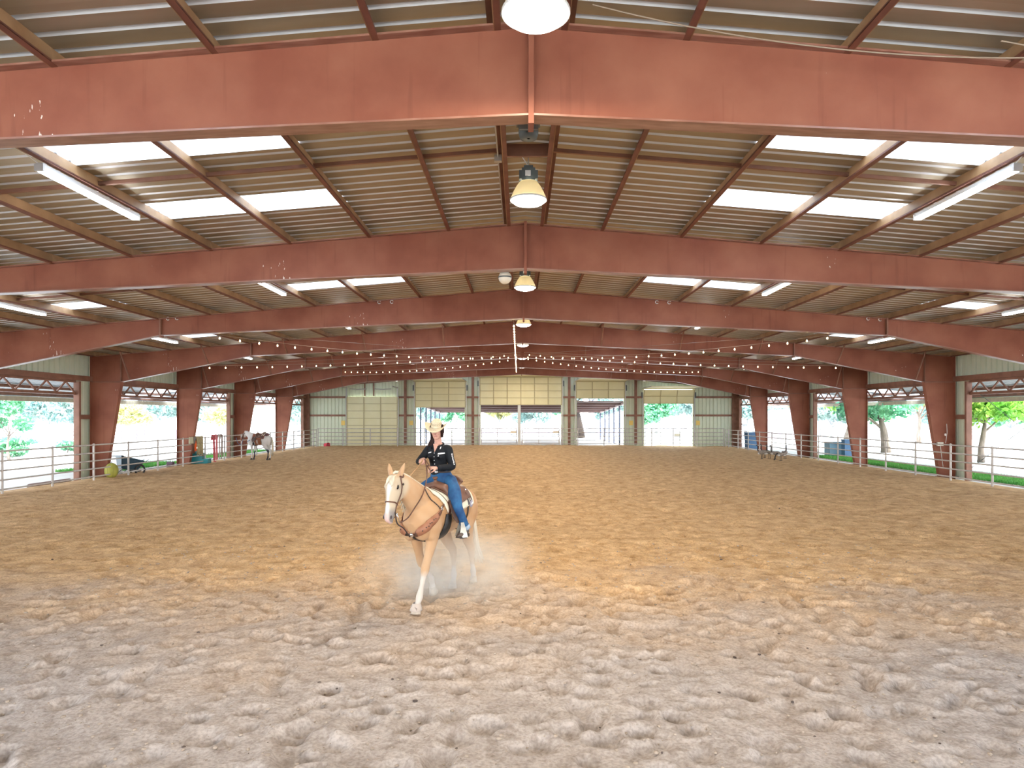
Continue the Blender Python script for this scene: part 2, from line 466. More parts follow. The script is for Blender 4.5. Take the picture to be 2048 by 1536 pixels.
# ------------------------------------------------------------------ rigid frames
M_FLG = mat('glossy_red_flange', (0.22, 0.085, 0.055), rough=.28, spec=.9, col2=(.34, .17, .12), vscale=3, stretch=(1, 6, 1))  # smoother than the web steel, with paler streaks
def frame_parts(root, braces):
    T = lambda x: CAMZ + 4.25 - x / 12.0
    XSPL, XK, XO = 12.1, 17.9, 19.25
    zb0, zb1, zk = CAMZ + 3.25, CAMZ + 2.69, CAMZ + 1.52
    t = 0.018
    for s in (-1, 1):
        P = lambda pts: [(s * x, z) for x, z in pts]
        MB().prism_y(P([(0, T(0)), (XSPL, T(XSPL)), (XSPL, zb1), (0, zb0)]), -t / 2, t / 2).build('rafter_web', M_RED, root)
        MB().prism_y(P([(XSPL, T(XSPL)), (XK + .02, T(XK)), (XK + .02, zk), (XSPL, zb1)]), -t / 2, t / 2).build('haunch_web', M_RED, root)
        MB().prism_y(P([(XK + .02, T(XK)), (XO, T(XO)), (XO, -.3), (18.62, -.3), (XK + .02, zk)]), -t / 2, t / 2).build('column_web', M_RED, root)
        fl = 0.23
        def flange(name, a, b, th=.022):
            MB().bar((s * a[0], 0, a[1]), (s * b[0], 0, b[1]), fl, th).build(name, M_FLG, root)
        flange('top_flange', (0, T(0)), (XO, T(XO)))
        flange('bottom_flange', (0, zb0), (XSPL, zb1)); flange('bottom_flange', (XSPL, zb1), (XK, zk))
        MB().bar((s * XK, 0, zk), (s * 18.62, 0, -.3), fl, .022, up=(1, 0, 0)).build('column_flange', M_RED, root)
        MB().bar((s * XO, 0, T(XO)), (s * XO, 0, -.3), fl, .022, up=(1, 0, 0)).build('column_flange', M_RED, root)
        MB().box((s * XSPL, 0, (T(XSPL) + zb1) / 2 - .02), (.045, fl, T(XSPL) - zb1 + .10)).build('splice_plate', M_REDP, root)
        MB().box((s * XK, 0, (T(XK) + zk) / 2), (.03, fl, T(XK) - zk)).build('knee_plate', M_REDP, root)
        MB().box((s * (XK + XO) / 2, 0, zk), (XO - XK, fl, .03)).build('knee_stiffener', M_REDP, root)
        MB().box((s * 18.95, 0, -.12), (.85, .34, .05)).build('base_plate', M_REDP, root)
        if braces:
            for xb in (3.5, 7.0, 10.5, 14.0, 17.5):
                zb = np.interp(xb, [0, XSPL, XK], [zb0, zb1, zk])
                MB().bar((s * xb, -.1, zb + .03), (s * xb, -.1 - min(.75, T(xb) - zb), roof_z(xb) - .16), .05, .05).build('flange_brace', M_REDP, root)
    MB().box((0, 0, (T(0) + zb0) / 2 - .03), (.06, fl + .01, T(0) - zb0 + .14)).build('ridge_plate', M_RED, root)
ORD = ['nearest', 'second', 'third', 'fourth', 'fifth', 'sixth', 'farthest']
frlab = ['nearest rust-red steel roof frame spanning the top of the picture',
         'second rust-red steel roof frame from the camera, with dome camera under its peak',
         'third rust-red steel roof frame from the camera, its haunches leaving the frame',
         'fourth red steel roof frame, first whose columns show at both sides',
         'fifth red steel roof frame, its left column behind the teal mounting block',
         'sixth red steel roof frame, its left column behind the tied paint horse',
         'farthest red steel roof frame, just before the end wall with doors']
proto = None; proto_b = None
for i, y in enumerate(FY):
    if i < 3:
        if proto is None:
            proto = thing('steel_frame', frlab[i], 'roof frame', (CX, y, 0), group='rigid steel frames'); frame_parts(proto, False); fr = proto
        else: fr = copy_tree(proto)
    else:
        if proto_b is None:
            proto_b = thing('steel_frame', frlab[i], 'roof frame', (CX, y, 0), group='rigid steel frames'); frame_parts(proto_b, True); fr = proto_b
        else: fr = copy_tree(proto_b)
    fr.location = (CX, y, 0); tag(fr, frlab[i], 'roof frame', 'rigid steel frames')

# ------------------------------------------------------------------ ceiling: purlins, sheets, skylights
ceiling = thing('ceiling', 'ribbed metal roof on brown purlins with white skylight panels', None, kind='structure')
SW = 7.62 / 8; PITCH = SW / 3
def sheet_mesh(name, L, m, m2, y_w=SW, nr=3, hgt=.034):
    """ribbed sheet: length along +x, width along +y, ribs rise to +z; a thin second skin closes it"""
    prof = [(0, 0)]
    p = y_w / nr
    for k in range(nr):
        c = p * (k + .5)
        prof += [(c - .042, 0), (c - .021, hgt), (c + .021, hgt), (c + .042, 0)]
    prof.append((y_w, 0)); n = len(prof); th = .004
    vs = []
    for dz in (0, th):
        for x in (0, L):
            vs += [(x, y, z + dz) for y, z in prof]
    fs = []
    for k in range(n - 1):
        fs.append((k, k + 1, n + k + 1, n + k)); fs.append((2 * n + k, 3 * n + k, 3 * n + k + 1, 2 * n + k + 1))
    me = bpy.data.meshes.new(name); me.from_pydata(vs, [], fs)
    me.materials.append(m); me.materials.append(m2)
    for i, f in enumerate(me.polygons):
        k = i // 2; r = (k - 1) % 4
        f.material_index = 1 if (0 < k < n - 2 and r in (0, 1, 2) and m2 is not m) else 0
    me.update(); return me
def skylight_mat():
    m = bpy.data.materials.new('white_fibreglass_skylight'); m.use_nodes = True
    nt = m.node_tree; nt.nodes.remove(nt.nodes['Principled BSDF'])
    t = nt.nodes.new('ShaderNodeBsdfTranslucent'); t.inputs[0].default_value = (0.86, 0.88, 0.90, 1)
    d = nt.nodes.new('ShaderNodeBsdfDiffuse'); d.inputs[0].default_value = (0.8, 0.8, 0.8, 1)
    x = nt.nodes.new('ShaderNodeMixShader'); x.inputs[0].default_value = 0.2
    nt.links.new(t.outputs[0], x.inputs[1]); nt.links.new(d.outputs[0], x.inputs[2])
    nt.links.new(x.outputs[0], nt.nodes['Material Output'].inputs[0]); MATS['skylight'] = m; return m
M_SKY = skylight_mat()
SLOPE = math.atan(1 / 12.0); CS = 1 / math.cos(SLOPE)
SH = {}
def seg_mesh(a, b, sky):
    k = (round(b - a, 3), sky)
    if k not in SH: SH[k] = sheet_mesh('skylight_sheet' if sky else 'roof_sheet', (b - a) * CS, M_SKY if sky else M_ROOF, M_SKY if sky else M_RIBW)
    return SH[k]
for side in (-1, 1):
    j = 0; y = FY[0] + .25 - 19 * SW
    while y < YEND:
        off = (y - FY[0] - .2 + .001) % 7.62; kk = int(off / SW + 1e-3)
        sky = kk in (2, 5) and y > 0
        segs = [(0, 3.5, 0), (3.5, 7.0, 1), (7.0, 12.25, 0), (12.25, 14.0, 1), (14.0, 19.6, 0)] if sky else [(0, 19.6, 0)]
        for a, b, sk in segs:
            me = seg_mesh(a, b, bool(sk))
            x0 = CX + side * a; z0 = roof_z(a)
            if side > 0: inst(me.name.split('.')[0], me, ceiling, (x0, y, z0), (0, SLOPE, 0))
            else: inst(me.name.split('.')[0], me, ceiling, (x0, y + SW, z0), (0, SLOPE, PI))
        y += SW
PX = [0.42, 1.75, 3.5, 5.25, 7.0, 8.75, 10.5, 12.25, 14.0, 15.75, 17.5, 19.15]
M_REDD = mat('dark_red_flange', (0.13, 0.045, 0.028), rough=.6, col2=(.19, .07, .042), vscale=3)
def purlin_mesh(L):
    """Z section 0.2 deep along +y"""
    mb = MB()
    mb.box((0, L / 2, -.115), (.012, L, .23)); mb.box((.037, L / 2, -.006), (.074, L, .012)); mb.box((-.037, L / 2, -.224), (.074, L, .012))
    mb.box((-.07, L / 2, -.212), (.008, L, .03))
    me = mb.mesh('purlin'); me.materials.append(M_PURLIN); me.materials.append(M_REDD)
    for f in me.polygons:
        if f.index >= 6: f.material_index = 1
    return me
pm = purlin_mesh(7.62); pm2 = purlin_mesh(YEND - FY[6]); pm0 = purlin_mesh(FY[0] - YBACK)
for side in (-1, 1):
    for x in PX:
        for bi, (yy, me) in enumerate([(YBACK, pm0)] + [(FY[i], pm) for i in range(6)] + [(FY[6], pm2)]):
            inst('purlin', me, ceiling, (CX + side * x, yy, roof_z(x) - .003), (0, side * SLOPE, 0), (side, 1, 1))
M_BR = M_REDP
for bi in range(0, 6):
    ym = FY[bi] + 3.65
    for side in (-1, 1):
        for k in range(len(PX) - 1):
            a, b = PX[k], PX[k + 1]
            MB().bar((CX + side * a, ym, roof_z(a) - .1), (CX + side * b, ym, roof_z(b) - .1), .05, .06).build('purlin_brace', M_BR, ceiling)
    MB().box((CX, ym, roof_z(0) - .14), (.80, .06, .20)).build('ridge_tie_plate', M_BR, ceiling)
MB().prism_y([(CX - .35, roof_z(.35) + .06), (CX, roof_z(0) + .07), (CX + .35, roof_z(.35) + .06), (CX + .35, roof_z(.35) + .075), (CX, roof_z(0) + .1), (CX - .35, roof_z(.35) + .075)], YBACK, YEND).build('ridge_cap', M_ROOF, ceiling)

# ------------------------------------------------------------------ side walls
WSH = {}
def wall_sheet(L):
    k = round(L, 2)
    if k not in WSH: WSH[k] = sheet_mesh('wall_sheet', L, M_WALL, M_WALL, SW, 3, .055)
    return WSH[k]
def put_wall_sheet(parent, side, y, z0, z1):
    # stands upright with ribs outwards
    L = z1 - z0
    o = inst('wall_sheet', wall_sheet(L), parent)
    # local x -> +z, local y -> +y, local z -> outwards
    M = Matrix(((0, 0, side, CX + side * (XW + .02)), (0, 1, 0, y), (1, 0, 0, z0), (0, 0, 0, 1)))
    o.matrix_local = M
    return o
for side, nm in ((-1, 'left'), (1, 'right')):
    w = thing('wall_' + nm, ('left' if side < 0 else 'right') + ' side wall of ribbed metal above open truss-topped bays', None, kind='structure')
    y = FY[0] + .2 - 19 * SW
    zt = roof_z(XW) + .02
    while y < YEND - .2:
        put_wall_sheet(w, side, y, 4.26, zt); y += SW
    strips = [(FY[1] - .80, FY[1] + .15), (FY[3] - .80, FY[3] + .15), (FY[5] - .80, FY[5] + .15), (59.85, 60.75)]
    X = CX + side * (XW - .02)
    for y0, y1 in strips:
        put_wall_sheet(w, side, y0, -.2, 4.26)
        if y0 < 59:
            MB().box((X - side * .06, (y0 + y1) / 2, 2.56), (.14, y1 - y0, .2)).build('girt', M_REDP, w)
    # jambs
    for y in [FY[1] - .88, FY[1] + .24, FY[3] - .88, FY[3] + .24, FY[5] - .88, FY[5] + .24, 59.75]:
        MB().box((X - side * .06, y, 1.95), (.22, .16, 4.3)).build('door_jamb', M_REDP, w)
        MB().box((X - side * .18, y - .05, 1.95), (.03, .05, 4.3)).build('jamb_lip', M_REDP, w)
    # header beam, one length per bay
    edges = [YBACK] + FY + [YEND]
    for a, b in zip(edges[:-1], edges[1:]):
        MB().box((X - side * .08, (a + b) / 2, 4.25), (.20, b - a - .02, .22)).build('header_beam', M_REDP, w)
    # open-web trusses
    for a, b in zip([-10.8] + [FY[1] + .32, FY[3] + .32, FY[5] + .32], [FY[1] - .96, FY[3] - .96, FY[5] - .96, 59.65]):
        MB().box((X, (a + b) / 2, 4.09), (.12, b - a, .09)).build('truss_top_chord', M_REDP, w)
        MB().box((X, (a + b) / 2, 3.57), (.12, b - a, .11)).build('truss_bottom_chord', M_REDP, w)
        n = max(2, int(round((b - a) / .62)))
        n += n % 2
        st = (b - a) / n
        for k in range(n):
            p, q = ((3.60, 4.07) if k % 2 == 0 else (4.07, 3.60))
            MB().bar((X, a + k * st, p), (X, a + (k + 1) * st, q), .05, .06, up=(1, 0, 0)).build('truss_web_bar', M_REDP, w)

    if side > 0:
        for za, zb_ in ((.2, 4.0), (4.0, .2)):
            MB().tube([(X + .05, FY[2] + .4, za), (X + .05, FY[3] - .65, zb_)], .012, 6).build('brace_rod', M_DKGREY, w)

# ------------------------------------------------------------------ end wall with five sectional doors
wb = thing('wall_back', 'end wall of pale green ribbed metal with five door openings', None, kind='structure')
DOORS = [  # x0, x1, top z, bottom z of the leaf, columns
    (-15.45, -10.98, 4.32, -.22, 3), (-9.35, -4.90, 5.66, 3.36, 3), (-3.57, 3.72, 6.06, 3.58, 6), (5.04, 9.33, 5.66, 4.16, 3), (11.07, 15.5, 5.02, 3.70, 3)]
OPEN = [(-15.45, -10.98, 4.32), (-9.35, -4.90, 5.70), (-3.57, 3.72, 6.12), (5.04, 9.33, 5.70), (11.07, 15.5, 4.98)]
YW = YEND
wmesh = {}
def end_sheet(x0, x1, z0, z1):
    """upright ribbed sheets between x0 and x1"""
    n = max(1, int(round((x1 - x0) / SW))); wd = (x1 - x0) / n
    for k in range(n):
        key = (round(wd, 3), round(z1 - z0, 2))
        if key not in wmesh: wmesh[key] = sheet_mesh('wall_sheet', z1 - z0, M_WALL, M_WALL, wd, 3, .055)
        o = inst('wall_sheet', wmesh[key], wb)
        a = x0 + k * wd
        o.matrix_local = Matrix(((0, 1, 0, a), (0, 0, 1, YW), (1, 0, 0, z0), (0, 0, 0, 1)))
spans = [(-19.3, -15.45), (-10.98, -9.35), (-4.90, -3.57), (3.72, 5.04), (9.33, 11.07), (15.5, 19.5)]
for a, b in spans:
    zt = min(roof_z(abs(a - CX)), roof_z(abs(b - CX))) - .05
    end_sheet(a, b, -.15, zt)
for a, b, t in OPEN:
    zt = min(roof_z(abs(a - CX)), roof_z(abs(b - CX))) - .05
    end_sheet(a, b, t, max(zt, t + .3))
# brown posts and girts
def ebox(name, c, d, m=M_REDP): return MB().box(c, d).build(name, m, wb)
for x in (-10.26, -4.22, 4.40, 10.35): ebox('end_post', (x, YW - .14, 3.1), (.22, .22, 6.6 if abs(x) < 6 else 6.1))
for (a, b), zs in zip(spans, [(4.28, 2.65)] * 6):
    for z in zs:
        ebox('end_girt', ((a + b) / 2, YW - .10, z), (b - a, .16, .17))
for x in (-19.1, 19.25): ebox('corner_post', (x, YW - .2, 2.6), (.55, .35, 5.6))
for a, b, t in OPEN:
    for x in (a, b): ebox('door_jamb', (x, YW - .06, t / 2), (.10, .14, t + .2), M_WALL)
    if t > 5: ebox('door_lintel', ((a + b) / 2, YW - .05, t + .06), (b - a, .12, .12))
for x in (-13.9, -13.1): ebox('wall_stud', (x, YW - .08, 5.15), (.1, .1, 1.5), M_REDP)
ebox('rafter_tie', (CX - 9.7, YW - .1, roof_z(9.7) - .12), (.1, .2, .2))
for s in (-1, 1):
    MB().bar((CX, YW - .15, roof_z(0) - .30), (CX + s * 19.2, YW - .15, roof_z(19.2) - .30), .2, .22).build('end_rafter', M_REDP, wb)
doorlab = ['closed cream sectional door at the far left of the end wall', 'cream sectional door half raised behind the rider',
           'widest cream sectional door raised at the middle of the end wall', 'cream sectional door raised over the dark tree trunk',
           'cream sectional door raised at the far right, its top curving back']
for i, (x0, x1, zt, zb, nc) in enumerate(DOORS):
    d = thing('door_%d' % (i + 1), doorlab[i], None, ((x0 + x1) / 2, YW - .16, 0), kind='structure')
    W = x1 - x0 + .1; H = zt - zb; ns = max(2, int(round(H / (.62 if i != 2 else .62))))
    if i == 4: ns = 2
    sh = H / ns
    full = max(4.3, zt)
    def section(cz, cy, tilt):
        M = Matrix.Rotation(tilt, 3, 'X')
        sec = MB().box((0, cy, cz), (W, .04, sh + .004), M).build('door_section', M_DOOR, d)
        # pressed horizontal ribs and stiles
        for q in (-.25, .0, .25):
            c = Vector((0, cy, cz)) + M @ Vector((0, -.024, q * sh))
            MB().box(c, (W - .05, .012, .02), M).build('pressed_rib', M_DOOR, sec)
        for k in range(nc + 1):
            x = -W / 2 + .04 + (W - .08) * k / nc
            c = Vector((x, cy, cz)) + M @ Vector((0, -.04, 0))
            MB().box(c, (.085, .04, sh - .02), M).build('stile', M_DOORF, sec)
        c = Vector((0, cy, cz)) + M @ Vector((0, -.035, -sh / 2 + .03))
        MB().box(c, (W, .05, .05), M).build('edge_rail', M_DOORF, sec)
    for k in range(ns):
        cz = zb + sh * (k + .5)
        if i == 4 and k == ns - 1: section(cz - .05, -.16, .45)
        else: section(cz, 0, 0)
    if zb > 1:      # raised sections lie back under the roof
        nb = min(5, int((zb) / .62))
        for k in range(nb):
            MB().box((0, -.45 - .64 * k, zt + .10), (W, .62, .05)).build('raised_section', M_DOOR, d)
        MB().box((0, -.12, zt + .02), (W + .2, .10, .10)).build('top_rail', M_DOORF, d)
        for s in (-1, 1):
            MB().box((s * (W / 2 + .06), -.45 - .32 * nb, zt + .06), (.06, .64 * nb + .6, .08)).build('horizontal_track', M_GALV, d)
    for s in (-1, 1):
        MB().box((s * (W / 2 + .05), -.03, zt / 2), (.07, .08, zt)).build('vertical_track', M_GALV, d)
        if i != 0: MB().box((s * (W / 2 + .12), -.06, zt - .55), (.12, .12, .5)).build('spring_bracket', M_DKGREY, d)
    if i == 0:
        for xx in (-1.2, 1.0):
            MB().tube([(xx - .75, -.25, 5.02), (xx, -.3, 4.96), (xx + .75, -.25, 5.02)], .05, 6).build('spring_tube', M_GALV, d)
        for s in (-1, 1):
            MB().bar((s * W / 2, -.1, 4.3), (s * W / 2, -.1, 5.2), .1, .1).build('track_hanger', M_GALV, d)
            MB().bar((s * W / 2, -.2, 5.1), (s * W / 2, -2.6, 5.15), .08, .08).build('horizontal_track', M_GALV, d)
# steel mullion in the middle of the wide door
tag(MB().box((-.07, YW + .1, 1.75), (.26, .26, 3.9)).build('mullion_post', M_GALV), 'grey steel post standing in the middle of the widest doorway', 'post')
for k, x in enumerate([-15.85, -9.75, 9.95, 15.95]):
    o = MB().box((x, YW - .05, 1.98), (.34, .012, .42)).build('wall_notice', mat('yellow_paper', (0.85, 0.62, 0.18), rough=.7))
    tag(o, ['yellow paper notice left of the closed door', 'yellow paper notice between the closed door and the half-raised door',
            'yellow paper notice beside the fourth door', 'yellow paper notice right of the fifth door'][k], 'notice', 'yellow notices on the end wall')
# ================================================================== lamps
M_LENS = mat('lit_lamp_lens', (0.9, 0.9, 0.85), rough=.4, emit=(1.0, 0.96, 0.86), estr=14.0)
M_SHADE = mat('aged_acrylic_shade', (0.62, 0.56, 0.42), rough=.35, translucent=.35)
M_TUBE = mat('lit_fluorescent_tube', (0.9, 0.9, 0.9), rough=.4, emit=(0.95, 0.97, 1.0), estr=TUBE_E)
def lamp_proto():
    t = thing('high_bay_lamp', 'lamp', 'lamp')
    # origin at the rim centre
    MB().lathe([(.125, .30), (.15, .29), (.20, .22), (.25, .13), (.285, .05), (.30, .0), (.292, .0), (.278, .05), (.243, .13), (.193, .22), (.145, .28)], 32).build('shade', M_SHADE, t, True)
    MB().lathe([(.296, .012), (.306, .012), (.306, -.012), (.296, -.012), (.296, .012)], 32).build('rim', M_WHITE, t, True)
    MB().lathe([(.294, .0), (.24, -.055), (.14, -.085), (.02, -.095)], 32).build('lens', M_LENS, t, True)
    b = MB().box((0, 0, .40), (.22, .22, .20)).box((0, 0, .52), (.15, .15, .06)).box((-.13, 0, .40), (.05, .16, .14)).box((.13, 0, .40), (.05, .16, .14)).build('ballast_box', M_DKGREY, t)
    MB().box((-.01, -.113, .41), (.09, .006, .09)).build('rating_plate', M_WHITE, b)
    MB().tube([(0, 0, .55), (0, 0, .78)], .012, 6).build('hanger', M_GALV, t)
    MB().tube([(0, 0, .55), (-.06, .02, .66), (-.12, .0, .74), (-.1, .0, .80)], .01, 6).build('supply_cord', M_WHITE, t)
    ld = bpy.data.lights.new('lamp_light', 'AREA'); ld.shape = 'DISK'; ld.size = .5; ld.energy = LAMP_W; ld.color = (1.0, 0.84, 0.62)
    lo = bpy.data.objects.new('lamp_light', ld); COL.objects.link(lo); lo.parent = t; lo.location = (0, 0, -.11)
    return t
ly = [6.0] + [11.2 + 7.62 * k for k in range(7)] + [-1.6]  # last one is added behind the camera to light near sand from above
lamplab = ['large bright high-bay lamp hanging in front of the nearest red frame', 'high-bay lamp with dark ballast box between the first and second red frames',
           'high-bay lamp beside the dome camera past the second red frame', 'high-bay lamp at the ridge past the third red frame', 'high-bay lamp at the ridge past the fourth red frame',
           'high-bay lamp at the ridge past the fifth red frame', 'high-bay lamp at the ridge past the sixth red frame', 'smallest, farthest high-bay lamp above the widest door', 'added unseen high-bay lamp behind the camera, lighting the near sand from above']
lp = lamp_proto()
for i, y in enumerate(ly):
    o = lp if i == 0 else copy_tree(lp)
    o.location = (CX + .02, y, CAMZ + 3.57); tag(o, lamplab[i], 'lamp', 'high-bay lamps along the ridge')
# fluorescent strips under purlins
def tube_proto():
    t = thing('fluorescent_fixture', 'x', 'light')
    MB().prism_y([(-.06, .0), (.06, .0), (.045, .07), (-.045, .07)], 0, 2.44).build('housing', M_WHITE, t)
    for s in (-1, 1):
        MB().tube([(s * .04, .04, -.028), (s * .04, 2.40, -.028)], .024, 10).build('tube', M_TUBE, t, True)
        MB().box((0, 0 if s < 0 else 2.44, .0), (.13, .04, .10)).build('end_cap', M_WHITE, t)
    MB().tube([(-.02, .02, .06), (-.05, -.2, .12), (-.05, -1.6, .13)], .009, 5).build('supply_cord', M_WHITE, t)
    return t
tp = tube_proto(); first = True
bays = ['first and second', 'second and third', 'third and fourth', 'fourth and fifth', 'fifth and sixth', 'sixth and farthest']
for b in range(6):
    for row, xx in (('inner', 7.0), ('outer', 14.0)):
        for s, sd in ((-1, 'left'), (1, 'right')):
            if b == 0 and row == 'outer': continue
            o = tp if first else copy_tree(tp); first = False
            o.location = (CX + s * xx, FY[b] + 2.3, roof_z(xx) - .33)
            tag(o, 'white fluorescent strip, %s row of the %s slope, between the %s frames' % (row, sd, bays[b]), 'light', 'fluorescent strips under the purlins')
# dome camera, ridge ventilator motor, conduit
dc = thing('dome_camera', 'cream dome camera on a bracket under the second red frame', 'camera', (-.34, FY[1] + .3, CAMZ + 3.13))
MB().box((0, 0, .17), (.42, .14, .05)).build('bracket', M_CREAM, dc)
MB().ell((0, 0, 0), (.15, .15, .15)).build('dome', M_CREAM, dc, True)
MB().lathe([(.151, .02), (.156, .012), (.156, -.006), (.151, -.012)], 24).build('dome_seam', M_DKGREY, dc)
MB().tube([(0, 0, .12), (0, 0, .19)], .05, 10).build('stem', M_CREAM, dc)
rv = thing('ridge_fan_motor', 'dark grey fan motor housing at the ridge above the second lamp', 'motor', (CX, 9.6, roof_z(0) - .42))
MB().box((0, 0, .2), (.34, .40, .16)).build('mount_plate', M_DKGREY, rv)
MB().lathe([(.02, -.12), (.12, -.12), (.14, -.05), (.14, .12), (.02, .13)], 16).build('motor_body', M_DKGREY, rv, True)
MB().box((0, -.16, .03), (.26, .05, .18)).build('cover_plate', mat('mid_grey', (.2, .21, .2)), rv)
MB().box((0, 0, .32), (.5, .5, .05)).build('roof_flange', M_GALV, rv)
cd = thing('conduit', 'thin grey conduit running along the left ridge purlin', 'conduit', (CX - .48, FY[0], roof_z(.42) - .2))
MB().tube([(0, 0, 0), (0, 7.6, 0)], .012, 6).build('pipe', M_GALV, cd)
MB().box((0, 3.7, -.02), (.12, .1, .1)).build('junction_box', M_GALV, cd)
# steel cables on the near right rafter
for k, (a, b, sag, lab) in enumerate([((.75, 7.0, 6.85), (5.3, 6.9, 6.25), .16, 'slack twisted wire rope along the top of the nearest frame'),
                                      ((4.9, 6.9, 6.42), (9.2, 7.05, 5.85), .03, 'straight wire rope sloping down the right of the nearest frame')]):
    a = Vector(a); b = Vector(b)
    pts = [a.lerp(b, t / 14) - Vector((0, 0, sag * 4 * (t / 14) * (1 - t / 14))) for t in range(15)]
    tag(MB().tube(pts, .008, 6).build('wire_rope', mat('dull_wire', (.33, .25, .18), rough=.6)), lab, 'rope')
# hook eyes on the third frame
for lab, pts in (('white hook ring of the pair left of the ridge on the third frame', ((-4.7, 3.80), (-4.28, 3.81))), ('white hook ring of the pair by the left splice of the third frame', ((-12.0 + .25, 3.25), (-11.45, 3.26))),
                 ('white hook ring of the pair right of the ridge on the third frame', ((4.57, 3.80), (4.98, 3.79))), ('white hook ring of the pair by the right splice of the third frame', ((11.62, 3.25), (12.02, 3.22)))):
    for which, (hx, hz) in zip(('left', 'right'), pts):
        t = thing('hook_ring', lab.replace('white hook ring', which + ' white hook ring'), 'hook', (hx, FY[2] - .03, CAMZ + hz), group='hook rings on the third frame')
        MB().tube([(.05 * math.cos(a), 0, .05 * math.sin(a)) for a in [.4 + 5.2 * k / 14 for k in range(15)]], .014, 6).build('ring', M_WHITE, t, True)
        MB().tube([(-.05, -.01, 0), (-.05, .03, 0)], .012, 6).build('shank', M_WHITE, t)
# ------------------------------------------------------------------ string lights
M_BULB = mat('warm_bulb', (1, .9, .7), rough=.3, emit=(1.0, 0.72, 0.40), estr=6.0)
M_WIRE = mat('tan_wire', (.42, .32, .25), rough=.6)
bm_ = MB(); bm_.lathe([(.003, -.10), (.022, -.094), (.032, -.072), (.030, -.052), (.019, -.03), (.015, -.02)], 10)
bulb_me = bm_.mesh('bulb'); bulb_me.materials.append(M_BULB); bulb_me.polygons.foreach_set('use_smooth', [True] * len(bulb_me.polygons))
sock_me = MB().lathe([(.003, .03), (.017, .03), (.019, -.022), (.003, -.022)], 8).mesh('socket'); sock_me.materials.append(M_DKGREY)
def string_light(a, b, sag, n, label):
    t = thing('string_light', label, 'string light', a, group='festoon strings of bulbs')
    A = Vector((0, 0, 0)); B = Vector(b) - Vector(a)
    P = lambda u: A.lerp(B, u) - Vector((0, 0, sag * 4 * u * (1 - u)))
    MB().tube([P(k / 40) for k in range(41)], .007, 5).build('wire', M_WIRE, t)
    MB().tube([A.lerp(B, k / 2) + Vector((0, 0, .03)) for k in range(3)], .004, 4).build('support_cable', M_GALV, t)
    for k in range(n):
        p = P((k + .5) / n)
        o = inst('bulb', bulb_me, t, p + Vector((0, 0, -.05))); s_ = inst('socket', sock_me, o, (0, 0, 0))
for s, sd in ((-1, 'left'), (1, 'right')):
    string_light((CX + s * 10.6, FY[2] + .2, CAMZ + 2.78), (CX + s * .1, FY[4] - .2, CAMZ + 3.38), .32, 24, 'nearest festoon string on the %s, from third frame towards the ridge' % sd)
    string_light((CX + s * 14.4, FY[3] + .1, CAMZ + 2.26), (CX + s * .1, FY[4] - .25, CAMZ + 3.52), .16, 24, 'middle festoon string on the %s, starting at the fourth frame' % sd)
    string_light((CX + s * 12.0, FY[5] - .2, CAMZ + 3.06), (CX + s * .1, FY[4] + .2, CAMZ + 3.34), .28, 25, 'farthest, lowest-looking festoon string on the %s' % sd)
string_light((CX - .33, FY[2] + .4, CAMZ + 3.22), (CX - .38, FY[6] - 4.0, CAMZ + 3.28), .05, 34, 'festoon string running along the ridge beside the lamps')

# ================================================================== pipe fences
RAILZ = [1.48, 1.14, .81, .48, .15]
def fence(label, pts, skip=(), parent=None, r=.030, pr=.042):
    """pts: list of post base points (Vector) in order"""
    t = thing('pipe_fence', label, 'fence', pts[0], group='pipe fences round the arena')
    o0 = Vector(pts[0])
    post = MB().tube([(0, 0, -.15), (0, 0, 1.52)], pr, 8).mesh('post'); post.materials.append(M_PIPE)
    cap = MB().ell((0, 0, 1.52), (pr * 1.1, pr * 1.1, .025), nu=8, nv=4).mesh('post_cap'); cap.materials.append(M_PIPE)
    rails = {}
    for k, p in enumerate(pts):
        po = inst('post', post, t, Vector(p) - o0); inst('post_cap', cap, po)
        if k + 1 < len(pts) and k not in skip:
            q = Vector(pts[k + 1]) - Vector(p)
            key = tuple(round(c, 2) for c in q)
            if key not in rails:
                rails[key] = MB().tube([(0, 0, 0), q], r, 8).mesh('rail'); rails[key].materials.append(M_PIPE)
            for z in RAILZ: inst('rail', rails[key], t, Vector(p) - o0 + Vector((0, 0, z)))
    return t
FXL, FXR = -17.93, 18.08
yl = [3.3 + 2.52 * k for k in range(23)]
fence('grey pipe fence along the left open side of the arena', [(FXL, y, -.10) for y in yl if y < 59.5] + [(FXL, 59.6, -.1)])
fence('grey pipe fence along the right open side of the arena', [(FXR, y - .05, -.10) for y in yl if y < 59.5] + [(FXR, 59.6, -.1)])
fence('grey pipe fence across the left part of the end wall', [(x, 59.7, 0) for x in (-17.8, -15.6, -13.2, -10.8, -8.4, -6.0, -3.55)])
fence('grey pipe fence across the right part of the end wall', [(x, 59.7, 0) for x in (3.65, 5.1, 7.4, 9.5, 11.6, 13.5, 15.6, 17.95)])
def gate(label, x0, x1, yy):
    t = thing('pipe_gate', label, 'gate', (x0, yy, 0), group='pipe gates')
    w = x1 - x0
    for x in (0.06, w - .06): MB().tube([(x, 0, .1), (x, 0, 1.5)], .045, 8).build('gate_stile', M_PIPE, t)
    for z in RAILZ: MB().tube([(0.06, 0, z), (w - .06, 0, z)], .032, 8).build('gate_rail', M_PIPE, t)
    MB().tube([(w * .45, 0, .15), (w * .45, 0, 1.48)], .03, 8).build('gate_brace', M_PIPE, t)
    MB().box((w - .35, -.05, 1.18), (.5, .06, .22)).build('latch_plate', M_CREAM, t)
    MB().tube([(w - .7, -.08, .95), (w - .05, -.08, .95)], .03, 6).build('latch_bar', M_DKGREY, t)
    return t
